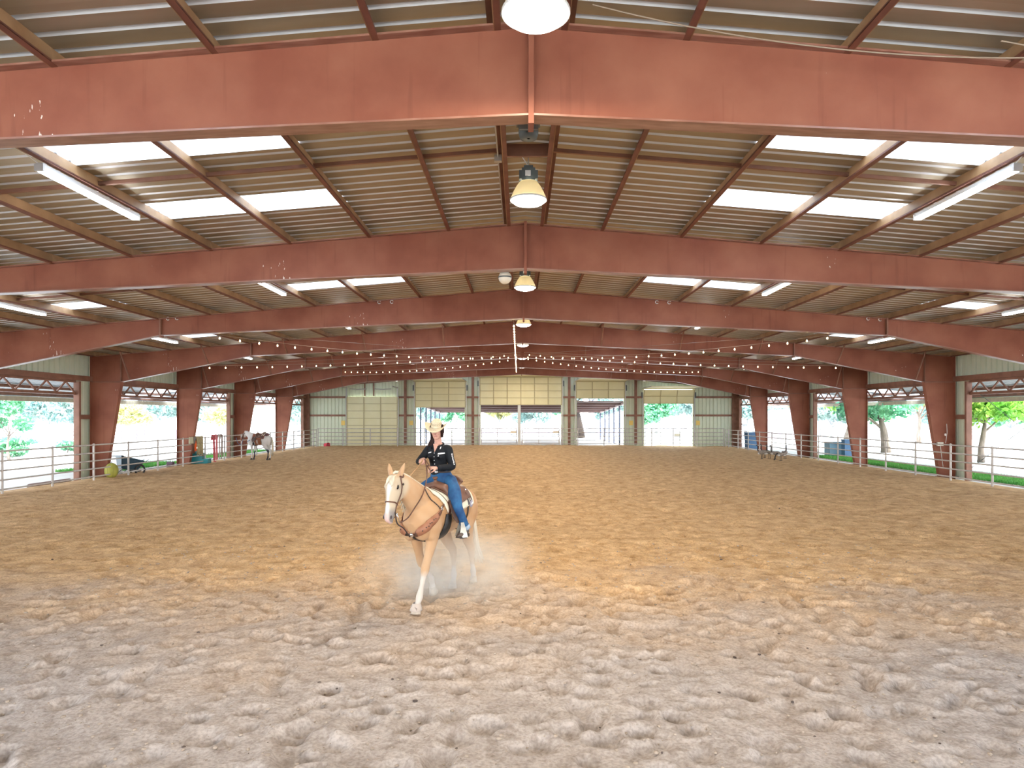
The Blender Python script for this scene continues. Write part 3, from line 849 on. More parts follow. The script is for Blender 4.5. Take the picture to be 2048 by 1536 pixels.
gate('left pipe gate in the widest doorway', -3.45, -.25, 59.72)
gate('right pipe gate in the widest doorway', .12, 3.5, 59.72)
g3 = gate('low pipe gate panel in the far right doorway', 11.3, 14.6, 61.6); g3.location.z = -.30

# ================================================================== lean-to roofs at both sides
M_LEAN = mat('dark_lean_to_sheet', (0.20, 0.20, 0.20), rough=.5, metal=.4, var=.2, vscale=1)
for s, nm in ((-1, 'left'), (1, 'right')):
    t = thing('lean_to_roof', 'low lean-to roof outside the %s open bays' % nm, 'roof', (CX + s * 19.5, 0, 0))
    sl = math.atan2(.88, 6.6); Ln = 6.75
    for k in range(44):
        y = 14.0 + k * 1.22
        bright = (k % 7) in (1, 2, 4)
        if FY[3] < y < FY[4] + 1.0: bright = False
        me_key = ('lean', bright)
        if me_key not in SH: SH[me_key] = sheet_mesh('lean_to_skylight' if bright else 'lean_to_sheet', Ln, M_SKY if bright else M_LEAN, M_SKY if bright else M_LEAN, 1.22, 4, .03)
        if s > 0: inst(SH[me_key].name.split('.')[0], SH[me_key], t, (0, y, 4.52), (0, sl, 0))
        else: inst(SH[me_key].name.split('.')[0], SH[me_key], t, (0, y + 1.22, 4.52), (0, sl, PI))
    MB().box((s * 6.55, 41, 3.50), (.16, 56, .24)).build('eave_beam', M_TAN, t)
    for q in range(3): MB().box((s * (1.5 + 2 * q), 41, 4.52 - (1.5 + 2 * q) * .133 - .09), (.06, 56, .14)).build('purlin', M_REDP, t)
    for y in (20.3, 30.6, 41.0, 51.4, 61.8): MB().box((s * 6.55, y, 1.6), (.16, .16, 3.6)).build('post', M_TAN, t)
# porch behind the end wall
po = thing('porch_roof', 'dark sloping porch roof beyond the end wall doors', 'roof', (0, 61.0, 0))
M_PORCH = mat('mauve_brown_sheet', (.17, .10, .09), rough=.6, var=.15, vscale=.5, stretch=(.2, 4, 1))
for k in range(16):
    MB().add([(-9.5 + k * 1.19, 0, 3.9), (-9.5 + (k + 1) * 1.19 - .02, 0, 3.9), (-9.5 + (k + 1) * 1.19 - .02, 19, 3.14), (-9.5 + k * 1.19, 19, 3.14),
              (-9.5 + k * 1.19, 0, 3.95), (-9.5 + (k + 1) * 1.19 - .02, 0, 3.95), (-9.5 + (k + 1) * 1.19 - .02, 19, 3.19), (-9.5 + k * 1.19, 19, 3.19)],
             [(0, 3, 2, 1), (4, 5, 6, 7), (0, 1, 5, 4), (1, 2, 6, 5), (2, 3, 7, 6), (3, 0, 4, 7)]).build('porch_sheet', M_PORCH, po)
for k in range(5): MB().box((0, 2 + 4 * k, 3.72 - .16 * k), (19, .1, .16)).build('porch_purlin', M_PORCH, po)
M_POST = mat('slate_blue_post', (.045, .055, .09), rough=.5)
for s in (-1, 1):
    MB().bar((s * 9.42, 0, 3.78), (s * 9.42, 19, 3.02), .12, .2).build('edge_beam', mat('pinkish_beam', (.55, .42, .40)), po)
    for y in (3.2, 7.0, 10.6, 14.2, 18.4): MB().box((s * 9.42, y, 1.65), (.14, .14, 3.9)).build('porch_post', M_POST, po)

# ================================================================== trees, bushes, grass, yard things
M_BARK = mat('grey_brown_bark', (.20, .16, .13), rough=.9, var=.3, vscale=3, stretch=(3, 3, .6), bump=.5, bscale=8)
M_BARKD = mat('dark_bark', (.022, .014, .010), rough=.9, var=.3, vscale=3, stretch=(3, 3, .6), bump=.5, bscale=8)
LEAF = {
    'green': mat('green_leaf', (.11, .33, .04), rough=.5, col2=(.32, .52, .08), vscale=.8, translucent=.45),
    'teal': mat('teal_leaf', (.11, .34, .20), rough=.5, col2=(.22, .48, .26), vscale=.8, translucent=.4),
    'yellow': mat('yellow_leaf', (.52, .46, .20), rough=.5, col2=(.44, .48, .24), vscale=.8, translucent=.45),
    'pale': mat('haze_tinted_leaf', (.24, .38, .37), rough=.5, col2=(.40, .50, .44), vscale=.6, translucent=.4)}  # far foliage: bluish distance haze put into the leaf colour
def foliage_mesh(name, blobs, n, size, seed, m):
    q = np.random.RandomState(seed)
    w = np.array([b[3] * b[4] for b in blobs]); w = w / w.sum()
    cnt = q.multinomial(n, w); P = []
    for b, c in zip(blobs, cnt):
        d = q.normal(size=(c, 3)); d /= np.linalg.norm(d, axis=1, keepdims=True)
        rr = (0.55 + 0.5 * q.rand(c, 1)) * (0.8 + .4 * q.rand(c, 1))
        P.append(np.array(b[:3]) + d * rr * np.array([b[3], b[3], b[4]]))
    P = np.concatenate(P); k = len(P)
    u = q.normal(size=(k, 3)); u /= np.linalg.norm(u, axis=1, keepdims=True)
    v = np.cross(u, q.normal(size=(k, 3))); v /= np.linalg.norm(v, axis=1, keepdims=True)
    s = size * (0.6 + 0.8 * q.rand(k, 1))
    Vt = np.stack([P - u * s, P + v * s * .5, P + u * s, P - v * s * .5], 1).reshape(-1, 3)
    me = np_mesh(name, Vt, np.arange(4 * k).reshape(-1, 4)); me.materials.append(m); return me
def tree(x, y, h, cr, kind, label, trunk_r=.2, lean=(0, 0), seed=1, n=2600, size=.22, bark=None, fork=0, crown_z=None, group='trees around the arena', forkpts=None):
    t = thing('tree', label, 'tree', (x, y, -.2), group=group)
    q = random.Random(seed); bk = bark or M_BARK
    cz = crown_z if crown_z else h * .62
    top = Vector((lean[0], lean[1], cz))
    pts = [(0, 0, 0), (lean[0] * .25 + q.uniform(-.1, .1), lean[1] * .25, cz * .35), (lean[0] * .6 + q.uniform(-.1, .1), lean[1] * .6, cz * .7), tuple(top)]
    MB().tube(pts, [trunk_r * 1.25, trunk_r, trunk_r * .85, trunk_r * .55], 10).build('trunk', bk, t, True)
    blobs = [(top.x, top.y, h - cr * .55, cr * .75, cr * .55)]
    for k in range(6):
        a = 2 * PI * k / 6 + q.uniform(-.4, .4); rr = cr * q.uniform(.5, .8)
        e = Vector((top.x + math.cos(a) * rr, top.y + math.sin(a) * rr, cz + (h - cz) * q.uniform(.15, .6)))
        s0 = Vector(pts[2]).lerp(top, q.uniform(0, 1))
        mid = s0.lerp(e, .5) + Vector((0, 0, q.uniform(-.2, .3)))
        MB().tube([s0, mid, e], [trunk_r * .42, trunk_r * .3, trunk_r * .12], 6).build('branch', bk, t, True)
        blobs.append((e.x, e.y, e.z, cr * q.uniform(.35, .5), cr * q.uniform(.25, .38)))
    o = link('foliage', foliage_mesh('foliage', blobs, n, size, seed, LEAF[kind]), None, t); tag(o, kind='stuff')
    return t
def at(px, d, y_off=0): return ((px - 1040) / F_PX * d, d)
def bush(px, d, h, r, kind, label, seed=1, n=1500, size=.14, name='bush'):
    x, y = at(px, d); t = thing(name, label, 'bush', (x, y, -.2), group='bushes beyond the fence')
    q = random.Random(seed)
    for k in range(4):
        MB().tube([(0, 0, 0), (q.uniform(-.3, .3) * r, q.uniform(-.3, .3) * r, h * .7)], [.04, .015], 6).build('stem', M_BARK, t)
    blobs = [(q.uniform(-.5, .5) * r, q.uniform(-.5, .5) * r, h * q.uniform(.25, .85), r * q.uniform(.45, .7), h * .22) for k in range(7)]
    tag(link('foliage', foliage_mesh('foliage', blobs, n, size, seed, LEAF[kind]), None, t), kind='stuff')
M_BARKP = mat('haze_tinted_bark', (.50, .50, .52), rough=.9, var=.1, vscale=3)  # distance haze put into the bark colour of far trees
def tr(px, d, *a, **k):
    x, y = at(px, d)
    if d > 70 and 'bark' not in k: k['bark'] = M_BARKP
    return tree(x, y, *a, **k)
# right side
tr(1962, 41, 5.6, 2.6, 'green', 'green leafy tree with pale trunk right of the fourth right column', trunk_r=.17, lean=(.25, 0), seed=3, n=6000, size=.17, crown_z=2.5)
tr(2090, 45, 6.0, 2.8, 'green', 'green tree whose crown reaches in at the right edge', trunk_r=.2, seed=14, n=6000, size=.17, crown_z=2.4)
tr(1772, 52, 6.2, 3.0, 'teal', 'multi-stemmed teal-green tree between the fourth and fifth right columns', trunk_r=.30, lean=(-.4, 0), seed=5, n=6500, size=.19, crown_z=2.5)
tr(1838, 70, 6.6, 2.6, 'yellow', 'yellow-green tree behind the teal one on the right', trunk_r=.2, seed=8, n=3600, size=.2, crown_z=3.1)
tr(1690, 62, 7.0, 3.2, 'green', 'crooked green tree left of the fifth right column', trunk_r=.24, lean=(.9, 0), seed=9, n=5000, size=.2, crown_z=3.0)
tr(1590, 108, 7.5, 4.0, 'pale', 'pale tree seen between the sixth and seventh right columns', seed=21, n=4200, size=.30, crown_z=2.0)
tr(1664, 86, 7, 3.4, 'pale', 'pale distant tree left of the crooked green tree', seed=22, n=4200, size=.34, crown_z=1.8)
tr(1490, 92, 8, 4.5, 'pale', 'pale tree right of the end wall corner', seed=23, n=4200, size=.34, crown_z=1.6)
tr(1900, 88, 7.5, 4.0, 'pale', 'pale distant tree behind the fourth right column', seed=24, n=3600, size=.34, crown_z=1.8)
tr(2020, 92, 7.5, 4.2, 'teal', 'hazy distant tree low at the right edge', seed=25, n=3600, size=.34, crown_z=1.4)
# left side
tr(18, 43, 4.6, 1.3, 'teal', 'slim blue-green tree at the left edge', trunk_r=.08, seed=31, n=2600, size=.13, crown_z=1.7)
bush(20, 47, 1.3, 1.5, 'teal', 'dark green shrub bed under the slim tree at the left edge', seed=32, n=2600)
bush(135, 52, .9, 1.0, 'teal', 'low green bush outside the first left bay', seed=33, n=900)
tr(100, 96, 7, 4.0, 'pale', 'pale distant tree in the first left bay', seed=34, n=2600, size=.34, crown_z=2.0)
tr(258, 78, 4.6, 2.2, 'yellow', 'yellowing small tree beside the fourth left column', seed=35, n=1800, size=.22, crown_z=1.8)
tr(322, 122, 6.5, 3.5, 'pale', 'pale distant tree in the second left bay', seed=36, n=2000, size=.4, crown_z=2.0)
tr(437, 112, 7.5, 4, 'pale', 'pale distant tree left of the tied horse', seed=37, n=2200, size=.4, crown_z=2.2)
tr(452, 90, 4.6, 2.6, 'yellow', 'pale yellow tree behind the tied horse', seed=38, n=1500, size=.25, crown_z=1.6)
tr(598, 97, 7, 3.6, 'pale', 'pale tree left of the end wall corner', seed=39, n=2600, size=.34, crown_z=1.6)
# beyond the end doors
tr(1162, 86, 8, 3.0, 'pale', 'dark leaning tree trunk seen through the fourth doorway', trunk_r=.46, lean=(-.9, 0), seed=41, n=1500, size=.4, bark=M_BARKD, crown_z=5.0)
tr(1184, 98, 9, 3.0, 'pale', 'pale grey tree trunk right of the dark one', trunk_r=.5, seed=42, n=1200, size=.4, bark=mat('pale_bark', (.42, .42, .46), rough=.9), crown_z=5)
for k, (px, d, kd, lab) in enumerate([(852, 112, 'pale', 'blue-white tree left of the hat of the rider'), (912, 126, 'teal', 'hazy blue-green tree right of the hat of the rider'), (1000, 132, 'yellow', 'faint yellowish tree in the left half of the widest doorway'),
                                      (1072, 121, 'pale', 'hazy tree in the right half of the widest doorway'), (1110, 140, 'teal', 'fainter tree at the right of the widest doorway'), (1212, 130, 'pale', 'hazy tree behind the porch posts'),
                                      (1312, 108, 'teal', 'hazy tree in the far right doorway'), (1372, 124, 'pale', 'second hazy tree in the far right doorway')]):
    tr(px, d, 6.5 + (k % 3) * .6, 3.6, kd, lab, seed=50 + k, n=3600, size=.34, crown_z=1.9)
# grass strips
M_GRASS = mat('grass_blade', (.07, .30, .05), rough=.6, col2=(.16, .42, .08), vscale=3, translucent=.3)
def grass(name, x0, x1, y0, y1, n, label, seed):
    q = np.random.RandomState(seed)
    X = q.uniform(x0, x1, n); Y = q.uniform(y0, y1, n); h = q.uniform(.06, .20, n); a = q.uniform(0, 6.28, n); w = .025
    dx = np.cos(a) * w; dy = np.sin(a) * w; lx = q.normal(0, .05, n); lyy = q.normal(0, .05, n); z = np.full(n, -.23)
    Vt = np.stack([np.stack([X - dx, Y - dy, z], -1), np.stack([X + dx, Y + dy, z], -1), np.stack([X + lx, Y + lyy, z + h], -1)], 1).reshape(-1, 3)
    me = np_mesh(name, Vt, np.arange(3 * n).reshape(-1, 3)); o = link(name, me, M_GRASS); tag(o, label, 'grass', kind='stuff')
grass('grass_strip', 20.2, 22.2, 24, 47, 26000, 'green grass strip outside the right fence', 1)
grass('grass_strip', -23.5, -20.4, 34, 41, 7000, 'small green grass patch outside the left fence', 2)
grass('grass_strip', -22.5, -20.4, 45.5, 55, 7000, 'thin grass strip behind the tied horse', 3)
# ================================================================== horses
TR_X = [-.84, -.80, -.70, -.55, -.35, -.10, .15, .35, .52, .66, .77, .83]
TR_Z = [1.24, 1.24, 1.25, 1.265, 1.265, 1.215, 1.205, 1.225, 1.205, 1.17, 1.13, 1.11]
TR_W = [.05, .13, .22, .275, .285, .285, .28, .255, .24, .22, .16, .06]
TR_H = [.07, .16, .24, .285, .295, .305, .32, .34, .32, .26, .18, .08]
def trunk(x): return (np.interp(x, TR_X, TR_Z), np.interp(x, TR_X, TR_W), np.interp(x, TR_X, TR_H))

def hoof(mb, p, fwd, r=.062, h=.085, tilt=0.0):
    """truncated cone hoof: p = coronet centre"""
    f = Vector(fwd).normalized(); dn = Vector((0, 0, -1))
    if tilt: dn = (dn * math.cos(tilt) - f * math.sin(tilt)).normalized(); f = (f * math.cos(tilt) + Vector((0, 0, -1)) * math.sin(tilt))
    sd = f.cross(dn).normalized(); P = Vector(p); rings = []
    for t, rr, sh in ((-.25, .72, -.1), (0, .80, 0), (.5, .93, .16), (1.0, 1.06, .32)):
        c = P + dn * (h * t) + f * (h * sh * .6)
        rings.append([c + f * (rr * r * 1.08 * math.cos(a)) + sd * (rr * r * math.sin(a)) for a in [2 * PI * k / 14 for k in range(14)]])
    mb.rings(rings)

def leg(mb, st, fwd=(1, 0, 0)):
    mb.loft([(a[0], a[1], a[2], a[3], a[4] if len(a) > 4 else a[3]) for a in st], side=(0, 1, 0), n=14)

def horse_mesh(name, pose, voxel=.013):
    mb = MB()
    mb.loft([(x, 0, z, w, h) for x, z, w, h in zip(TR_X, TR_Z, TR_W, TR_H)], n=24)
    # withers, croup, belly, chest
    mb.ell((.30, 0, 1.44), (.24, .085, .125)); mb.ell((-.48, 0, 1.40), (.26, .19, .155))
    for s in (-1, 1):
        mb.ell((.52, s * .165, 1.16), (.18, .10, .27), Matrix.Rotation(-.25, 3, 'Y'))
        mb.ell((.70, s * .10, 1.10), (.12, .11, .16))
        mb.ell((-.56, s * .150, 1.20), (.25, .145, .30)); mb.ell((-.70, s * .11, 1.10), (.13, .11, .22))
    H = pose['head']
    nk = pose['neck']
    mb.loft(nk, side=(0, 1, 0), n=18)
    # head: poll -> muzzle
    A = Vector(H['poll']); B = Vector(H['muzzle']); ax = (B - A).normalized(); L = (B - A).length
    latv = Vector(H.get('side', (0, 1, 0))); latv = (latv - ax * latv.dot(ax)).normalized()
    back = latv.cross(ax).normalized()         # towards the throat
    if back.dot(Vector((1, 0, -.3))) > 0: back = -back
    def hp(t, b=0.0, l=0.0): return A + ax * (t * L) + back * b + latv * l
    stn = [(-.06, .045, .06, .03), (.05, .085, .10, .03), (.20, .104, .128, .035), (.36, .098, .130, .035), (.50, .080, .108, .022), (.66, .064, .084, .008),
           (.80, .060, .072, 0), (.92, .064, .068, .0), (1.0, .054, .055, .0), (1.045, .03, .03, .005)]
    rings = []
    for t, w, d, off in stn:
        c = hp(t, off)
        rings.append([c + latv * (w * math.cos(q)) + back * (d * math.sin(q)) for q in [2 * PI * k / 18 for k in range(18)]])
    mb.rings(rings)
    R3 = Matrix((tuple(ax), tuple(latv), tuple(back))).transposed()
    for s in (-1, 1):
        mb.ell(hp(.33, .10, s * .045), (.11, .045, .085), R3)         # jowl
        mb.ell(hp(.235, -.050, s * .074), (.05, .022, .036), R3)       # brow
        mb.ell(hp(.91, -.02, s * .045), (.035, .025, .032), R3)       # nostril wing
        # ear
        e0 = hp(-.01, .02, s * .062); up = (-ax * .93 + latv * (s * .28) - back * H.get('earf', .10)).normalized()
        ear = [(e0 - up * .03, .030, .030), (e0 + up * .03, .040, .028), (e0 + up * .09, .040, .024), (e0 + up * .145, .027, .017), (e0 + up * .19, .008, .008)]
        er = []
        for p, w, d in ear:
            er.append([p + latv * (w * math.cos(q)) + back * (d * math.sin(q)) for q in [2 * PI * k / 12 for k in range(12)]])
        mb.rings(er)
    mb.ell(hp(1.01, .045), (.035, .04, .025), R3)                    # chin
    for lg in pose['legs']: leg(mb, lg['st'])
    for lg in pose['legs']:
        st = lg['st'][-1]
    me = remesh(mb, name, voxel, 5, .5)
    return me, dict(hp=hp, ax=ax, lat=latv, back=back, L=L)

def add_hooves(root, pose, m):
    for lg in pose['legs']:
        mb = MB(); hoof(mb, lg['hoof'], lg.get('fwd', (1, 0, 0)), tilt=lg.get('tilt', 0)); mb.build('hoof', m, root, True)

WALK = dict(
    neck=[(.40, 0, 1.26, .19, .30), (.56, -.01, 1.40, .150, .255), (.72, -.025, 1.53, .122, .205), (.86, -.055, 1.65, .105, .165), (.97, -.085, 1.73, .095, .135), (1.05, -.10, 1.775, .08, .10)],
    head=dict(poll=(1.065, -.105, 1.815), muzzle=(1.225, -.095, 1.275)),
    legs=[
        dict(st=[(.47, .15, 1.18, .085, .16), (.51, .155, 1.02, .085, .135), (.555, .145, .86, .070, .095), (.61, .13, .70, .054, .066), (.655, .12, .585, .058, .064), (.675, .118, .53, .058, .062),
                 (.70, .114, .46, .036, .042), (.745, .108, .33, .031, .038), (.79, .104, .215, .047, .055), (.825, .102, .15, .036, .040), (.85, .10, .095, .046, .048)], hoof=(.855, .10, .098), tilt=-.18),
        dict(st=[(.44, -.15, 1.18, .085, .16), (.44, -.155, 1.02, .085, .135), (.42, -.145, .86, .070, .095), (.39, -.13, .70, .054, .066), (.365, -.12, .60, .058, .066), (.34, -.115, .545, .056, .062),
                 (.28, -.108, .48, .036, .042), (.18, -.10, .375, .031, .038), (.10, -.098, .285, .047, .055), (.065, -.098, .21, .036, .040), (.055, -.098, .15, .046, .048)], hoof=(.052, -.098, .15), tilt=.55),
        dict(st=[(-.50, .15, 1.15, .12, .22), (-.48, .165, .98, .115, .185), (-.55, .155, .83, .085, .125), (-.66, .14, .68, .064, .088), (-.77, .125, .57, .056, .080), (-.79, .12, .50, .050, .062),
                 (-.815, .113, .40, .034, .042), (-.855, .107, .28, .032, .038), (-.885, .104, .20, .047, .056), (-.90, .102, .14, .036, .040), (-.90, .10, .095, .046, .048)], hoof=(-.90, .10, .098)),
        dict(st=[(-.46, -.15, 1.15, .12, .22), (-.40, -.165, .98, .115, .185), (-.42, -.15, .83, .085, .125), (-.50, -.12, .68, .064, .088), (-.585, -.095, .57, .056, .080), (-.585, -.088, .50, .050, .062),
                 (-.58, -.08, .40, .034, .042), (-.57, -.074, .28, .032, .038), (-.565, -.07, .20, .047, .056), (-.545, -.066, .14, .036, .040), (-.525, -.064, .095, .046, .048)], hoof=(-.52, -.064, .098))])

HO = Vector((-1.139, 9.706, 0)); HA = math.radians(21.0)
H_RZ = -PI / 2 - HA            # local +x points towards the camera and a little left
HZ = 0.0
palo = thing('palomino_horse', 'palomino horse with white blaze and socks walking towards the camera', 'horse', (HO.x, HO.y, HZ), H_RZ)
pme, PH = horse_mesh('coat', WALK, .012)
C = coords(pme)
def palomino(C, PH):
    x, y, z = C[:, 0], C[:, 1], C[:, 2]
    n1 = vnoise(x * 5 + 3, z * 5 + y * 3); n2 = vnoise(x * 14, z * 14 + y * 9)
    gold = np.array([.42, .222, .094]); pale = np.array([.53, .36, .222]); white = np.array([.57, .525, .475])
    k = np.clip(.30 + .5 * (n1 - .5) + .30 * sstep(.35, .85, x) + .25 * (n2 - .5), 0, 1)[:, None]
    c = gold * (1 - k) + pale * k
    # paler inner legs and belly, white socks
    lo = sstep(1.0, .55, z)[:, None] * .45; c = c * (1 - lo) + pale * lo
    front = x > .0
    sk = np.where(front, np.where(y > 0, .50, .44), np.where(y > 0, .36, .33))
    sk = sstep(sk + .05, sk - .06, z + .05 * (n2 - .5))[:, None]; c = c * (1 - sk) + white * sk
    # head
    A = np.array(PH['hp'](0)); ax = np.array(PH['ax']); lat = np.array(PH['lat']); bk = np.array(PH['back'])
    d = C - A; t = d @ ax / PH['L']; l = d @ lat; b = d @ bk
    hd = (sstep(-.10, .08, t) * sstep(.20, .12, b) * (np.abs(l) < .16) * (x > .8))[:, None]
    hc = np.array([.50, .41, .30]); c = c * (1 - hd) + hc * hd
    bl = (np.exp(-(np.abs(l + .005) / (.030 + .012 * np.sin(t * 9))) ** 4) * sstep(.10, .2, t) * sstep(.02, -.02, b - .02 * 0) )[:, None] * hd
    c = c * (1 - bl) + np.array([.74, .70, .67]) * bl
    gy = (sstep(.66, .86, t) * sstep(.012, .035, np.abs(l)))[:, None] * hd * .85; c = c * (1 - gy) + np.array([.20, .185, .19]) * gy
    pk = (sstep(.80, .90, t) * sstep(.040, .018, np.abs(l)))[:, None] * hd; c = c * (1 - pk) + np.array([.68, .46, .43]) * pk
    ey = np.exp(-(((t - .25) / .06) ** 2 + ((b + .02) / .04) ** 2)) * sstep(.06, .085, np.abs(l)); ey = ey[:, None] * .55 * hd
    c = c * (1 - ey) + np.array([.22, .19, .17]) * ey
    return c
set_colors(pme, 'coat', palomino(C, PH))
M_COAT = attr_mat('horse_coat', 'coat', rough=.55, spec=.25, sheen=.1)
coat = link('body', pme, M_COAT, palo, True)
M_HOOF = mat('pale_hoof', (.55, .48, .40), rough=.6, var=.15, vscale=20)
add_hooves(palo, WALK, M_HOOF)
M_EYE = mat('dark_eye', (.012, .009, .008), rough=.08)
M_NOSE = mat('dark_nostril', (.05, .035, .04), rough=.6)
hp = PH['hp']
R3 = Matrix((tuple(PH['ax']), tuple(PH['lat']), tuple(PH['back']))).transposed()
for s in (-1, 1):
    MB().ell(hp(.25, -.040, s * .087), (.031, .019, .023), R3, 12, 8).build('eye', M_EYE, palo, True)
    MB().ell(hp(.935, -.038, s * .053), (.026, .012, .016), R3, 10, 8).build('nostril', M_NOSE, palo, True)
    MB().ell(hp(-.09, -.005, s * .078), (.050, .016, .010), R3, 10, 8).build('ear_hollow', mat('ear_inside', (.42, .26, .16), rough=.9), palo, True)
PBVH = BVHTree.FromPolygons([v.co.copy() for v in pme.vertices], [tuple(p.vertices) for p in pme.polygons])
M_MANE = mat('cream_horse_hair', (.56, .49, .37), rough=.55, col2=(.68, .62, .50), vscale=3, stretch=(9, 9, 1.5))
def hair_strands(name, root, strands, m, label=None):
    mb = MB()
    for pts, w in strands:
        n = len(pts); mb.tube(pts, [w * (0.6 + .5 * math.sin(PI * min(1, .15 + k / (n - 1) * .75))) * (1 if k < n - 1 else .25) for k in range(n)], 6)
    o = mb.build(name, m, root, True)
    if label: o['label'] = label
    return o
q = random.Random(4)
# tail
st = []
for k in range(34):
    a = q.uniform(-1, 1); b = q.uniform(-1, 1); e = q.uniform(.75, 1.1)
    st.append(([(-.80, a * .02, 1.43 + b * .015), (-.90, .02 + a * .03, 1.36 + b * .02), (-.955 + b * .02, .03 + a * .045, 1.10), (-.97 + b * .035, .05 + a * .055, .80),
                (-.98 + b * .05, .08 + a * .06, .55), (-1.0 + b * .06, .11 + a * .07 + .05 * e, .55 - .22 * e)], .019))
hair_strands('tail', palo, st, M_MANE, 'cream white tail')
# mane falling to the far side, and forelock
st = []
nk = WALK['neck']
for k in range(34):
    t = k / 33; i = min(len(nk) - 2, int(t * (len(nk) - 1))); f = t * (len(nk) - 1) - i
    p = Vector(nk[i][:3]).lerp(Vector(nk[i + 1][:3]), f); r = nk[i][4] * (1 - f) + nk[i + 1][4] * f; w = nk[i][3] * (1 - f) + nk[i + 1][3] * f
    tan = (Vector(nk[i + 1][:3]) - Vector(nk[i][:3])).normalized(); upn = tan.cross(Vector((0, -1, 0))).normalized()
    if upn.z < 0: upn = -upn
    crest = p + upn * (r * .96)
    j = q.uniform(-.02, .02)
    st.append(([crest + Vector((0, .012, 0)), crest + upn * .018 + Vector((j, -.02, 0)), p + upn * r * .65 + Vector((j, -w * .9, 0)), p + upn * r * .1 + Vector((j + .02, -w * 1.12, 0)),
                p - upn * r * (.45 + q.uniform(0, .3)) + Vector((j + .04, -w * 1.16, 0))], .022))
hair_strands('mane', palo, st, M_MANE)
st = []
for k in range(20):
    l = q.uniform(-.05, .05)
    st.append(([hp(-.06, .03, l * .5), hp(.02, -.070, l * .7), hp(.12, -.088, l), hp(.22 + q.uniform(-.05, .05), -.090, l * 1.1)], .014))
hair_strands('forelock', palo, st, M_MANE)

# ------------------------------------------------------------------ tack helpers (all in horse-local space)
def drape_point(bvh, x, th, off, cz=None):
    zc = trunk(x)[0] if cz is None else cz
    d = Vector((0, math.sin(th), math.cos(th))); c = Vector((x, 0, zc))
    hit = bvh.ray_cast(c + d * 1.2, -d, 1.2)
    p = hit[0] if hit[0] is not None else c + d * .28
    return p + d * off
def drape(bvh, xf, th0, th1, off, thick, nx=24, nt=30):
    """xf(th)->(x0,x1). closed draped sheet"""
    mb = MB(); top = []; bot = []
    for j in range(nt + 1):
        th = th0 + (th1 - th0) * j / nt; x0, x1 = xf(th)
        top.append([drape_point(bvh, x0 + (x1 - x0) * i / nx, th, off + thick) for i in range(nx + 1)])
        bot.append([drape_point(bvh, x0 + (x1 - x0) * i / nx, th, off) for i in range(nx + 1)])
    ring = []
    for t, b in zip(top, bot): ring.append(t + list(reversed(b)))
    mb.rings(ring, True, True); return mb
def smooth_path(pts, n=8):
    P = [Vector(p) for p in pts]; out = []
    for i in range(len(P) - 1):
        p0 = P[max(i - 1, 0)]; p1 = P[i]; p2 = P[i + 1]; p3 = P[min(i + 2, len(P) - 1)]
        for k in range(n):
            t = k / n
            out.append(.5 * ((2 * p1) + (p2 - p0) * t + (2 * p0 - 5 * p1 + 4 * p2 - p3) * t * t + (3 * p1 - p0 - 3 * p2 + p3) * t ** 3))
    out.append(P[-1]); return out
def strap(bvh, pts, w, th, off=.004, proj=True, n=8, closed=False):
    """flat strap following the hide; w may be a list interpolated along the strap"""
    path = smooth_path(pts, n); P = []; N = []
    for p in path:
        if proj:
            loc, nor, _, _ = bvh.find_nearest(p)
            P.append(loc + nor * off); N.append(nor)
        else:
            loc, nor, _, _ = bvh.find_nearest(p); P.append(p); N.append((p - loc).normalized() if (p - loc).length > .02 else nor)
    rings = []; m = len(P)
    for i in range(m):
        t = (P[min(i + 1, m - 1)] - P[max(i - 1, 0)]).normalized(); s = t.cross(N[i]).normalized(); u = s.cross(t).normalized()
        if u.dot(N[i]) < 0: u = -u
        ww = np.interp(i / (m - 1), np.linspace(0, 1, len(w)), w) if isinstance(w, (list, tuple)) else w
        rings.append([P[i] - s * ww / 2, P[i] + s * ww / 2, P[i] + s * ww / 2 + u * th, P[i] - s * ww / 2 + u * th])
    return MB().rings(rings)
M_LEATH = mat('brown_leather', (.07, .028, .016), rough=.45, col2=(.13, .052, .030), vscale=6)
M_LEATH2 = mat('saddle_leather', (.11, .050, .030), rough=.42, col2=(.19, .092, .058), vscale=7)
M_LEATHD = mat('dark_leather', (.028, .018, .015), rough=.45, var=.2, vscale=6)
M_TOOL = mat('tan_tooled_leather', (.26, .105, .055), rough=.5, col2=(.34, .15, .085), vscale=9)
M_CHROME = mat('chrome', (.75, .75, .76), rough=.15, metal=1.0)
M_PAD = mat('cream_pad', (.74, .67, .54), rough=.9, var=.06, vscale=14)
M_PADD = mat('dark_stripe_wool', (.10, .085, .09), rough=.9)
M_FENDER = mat('fender_leather', (.055, .027, .018), rough=.45, col2=(.10, .05, .033), vscale=6)
M_ALU = mat('pale_stirrup_metal', (.50, .48, .42), rough=.35, metal=.5)

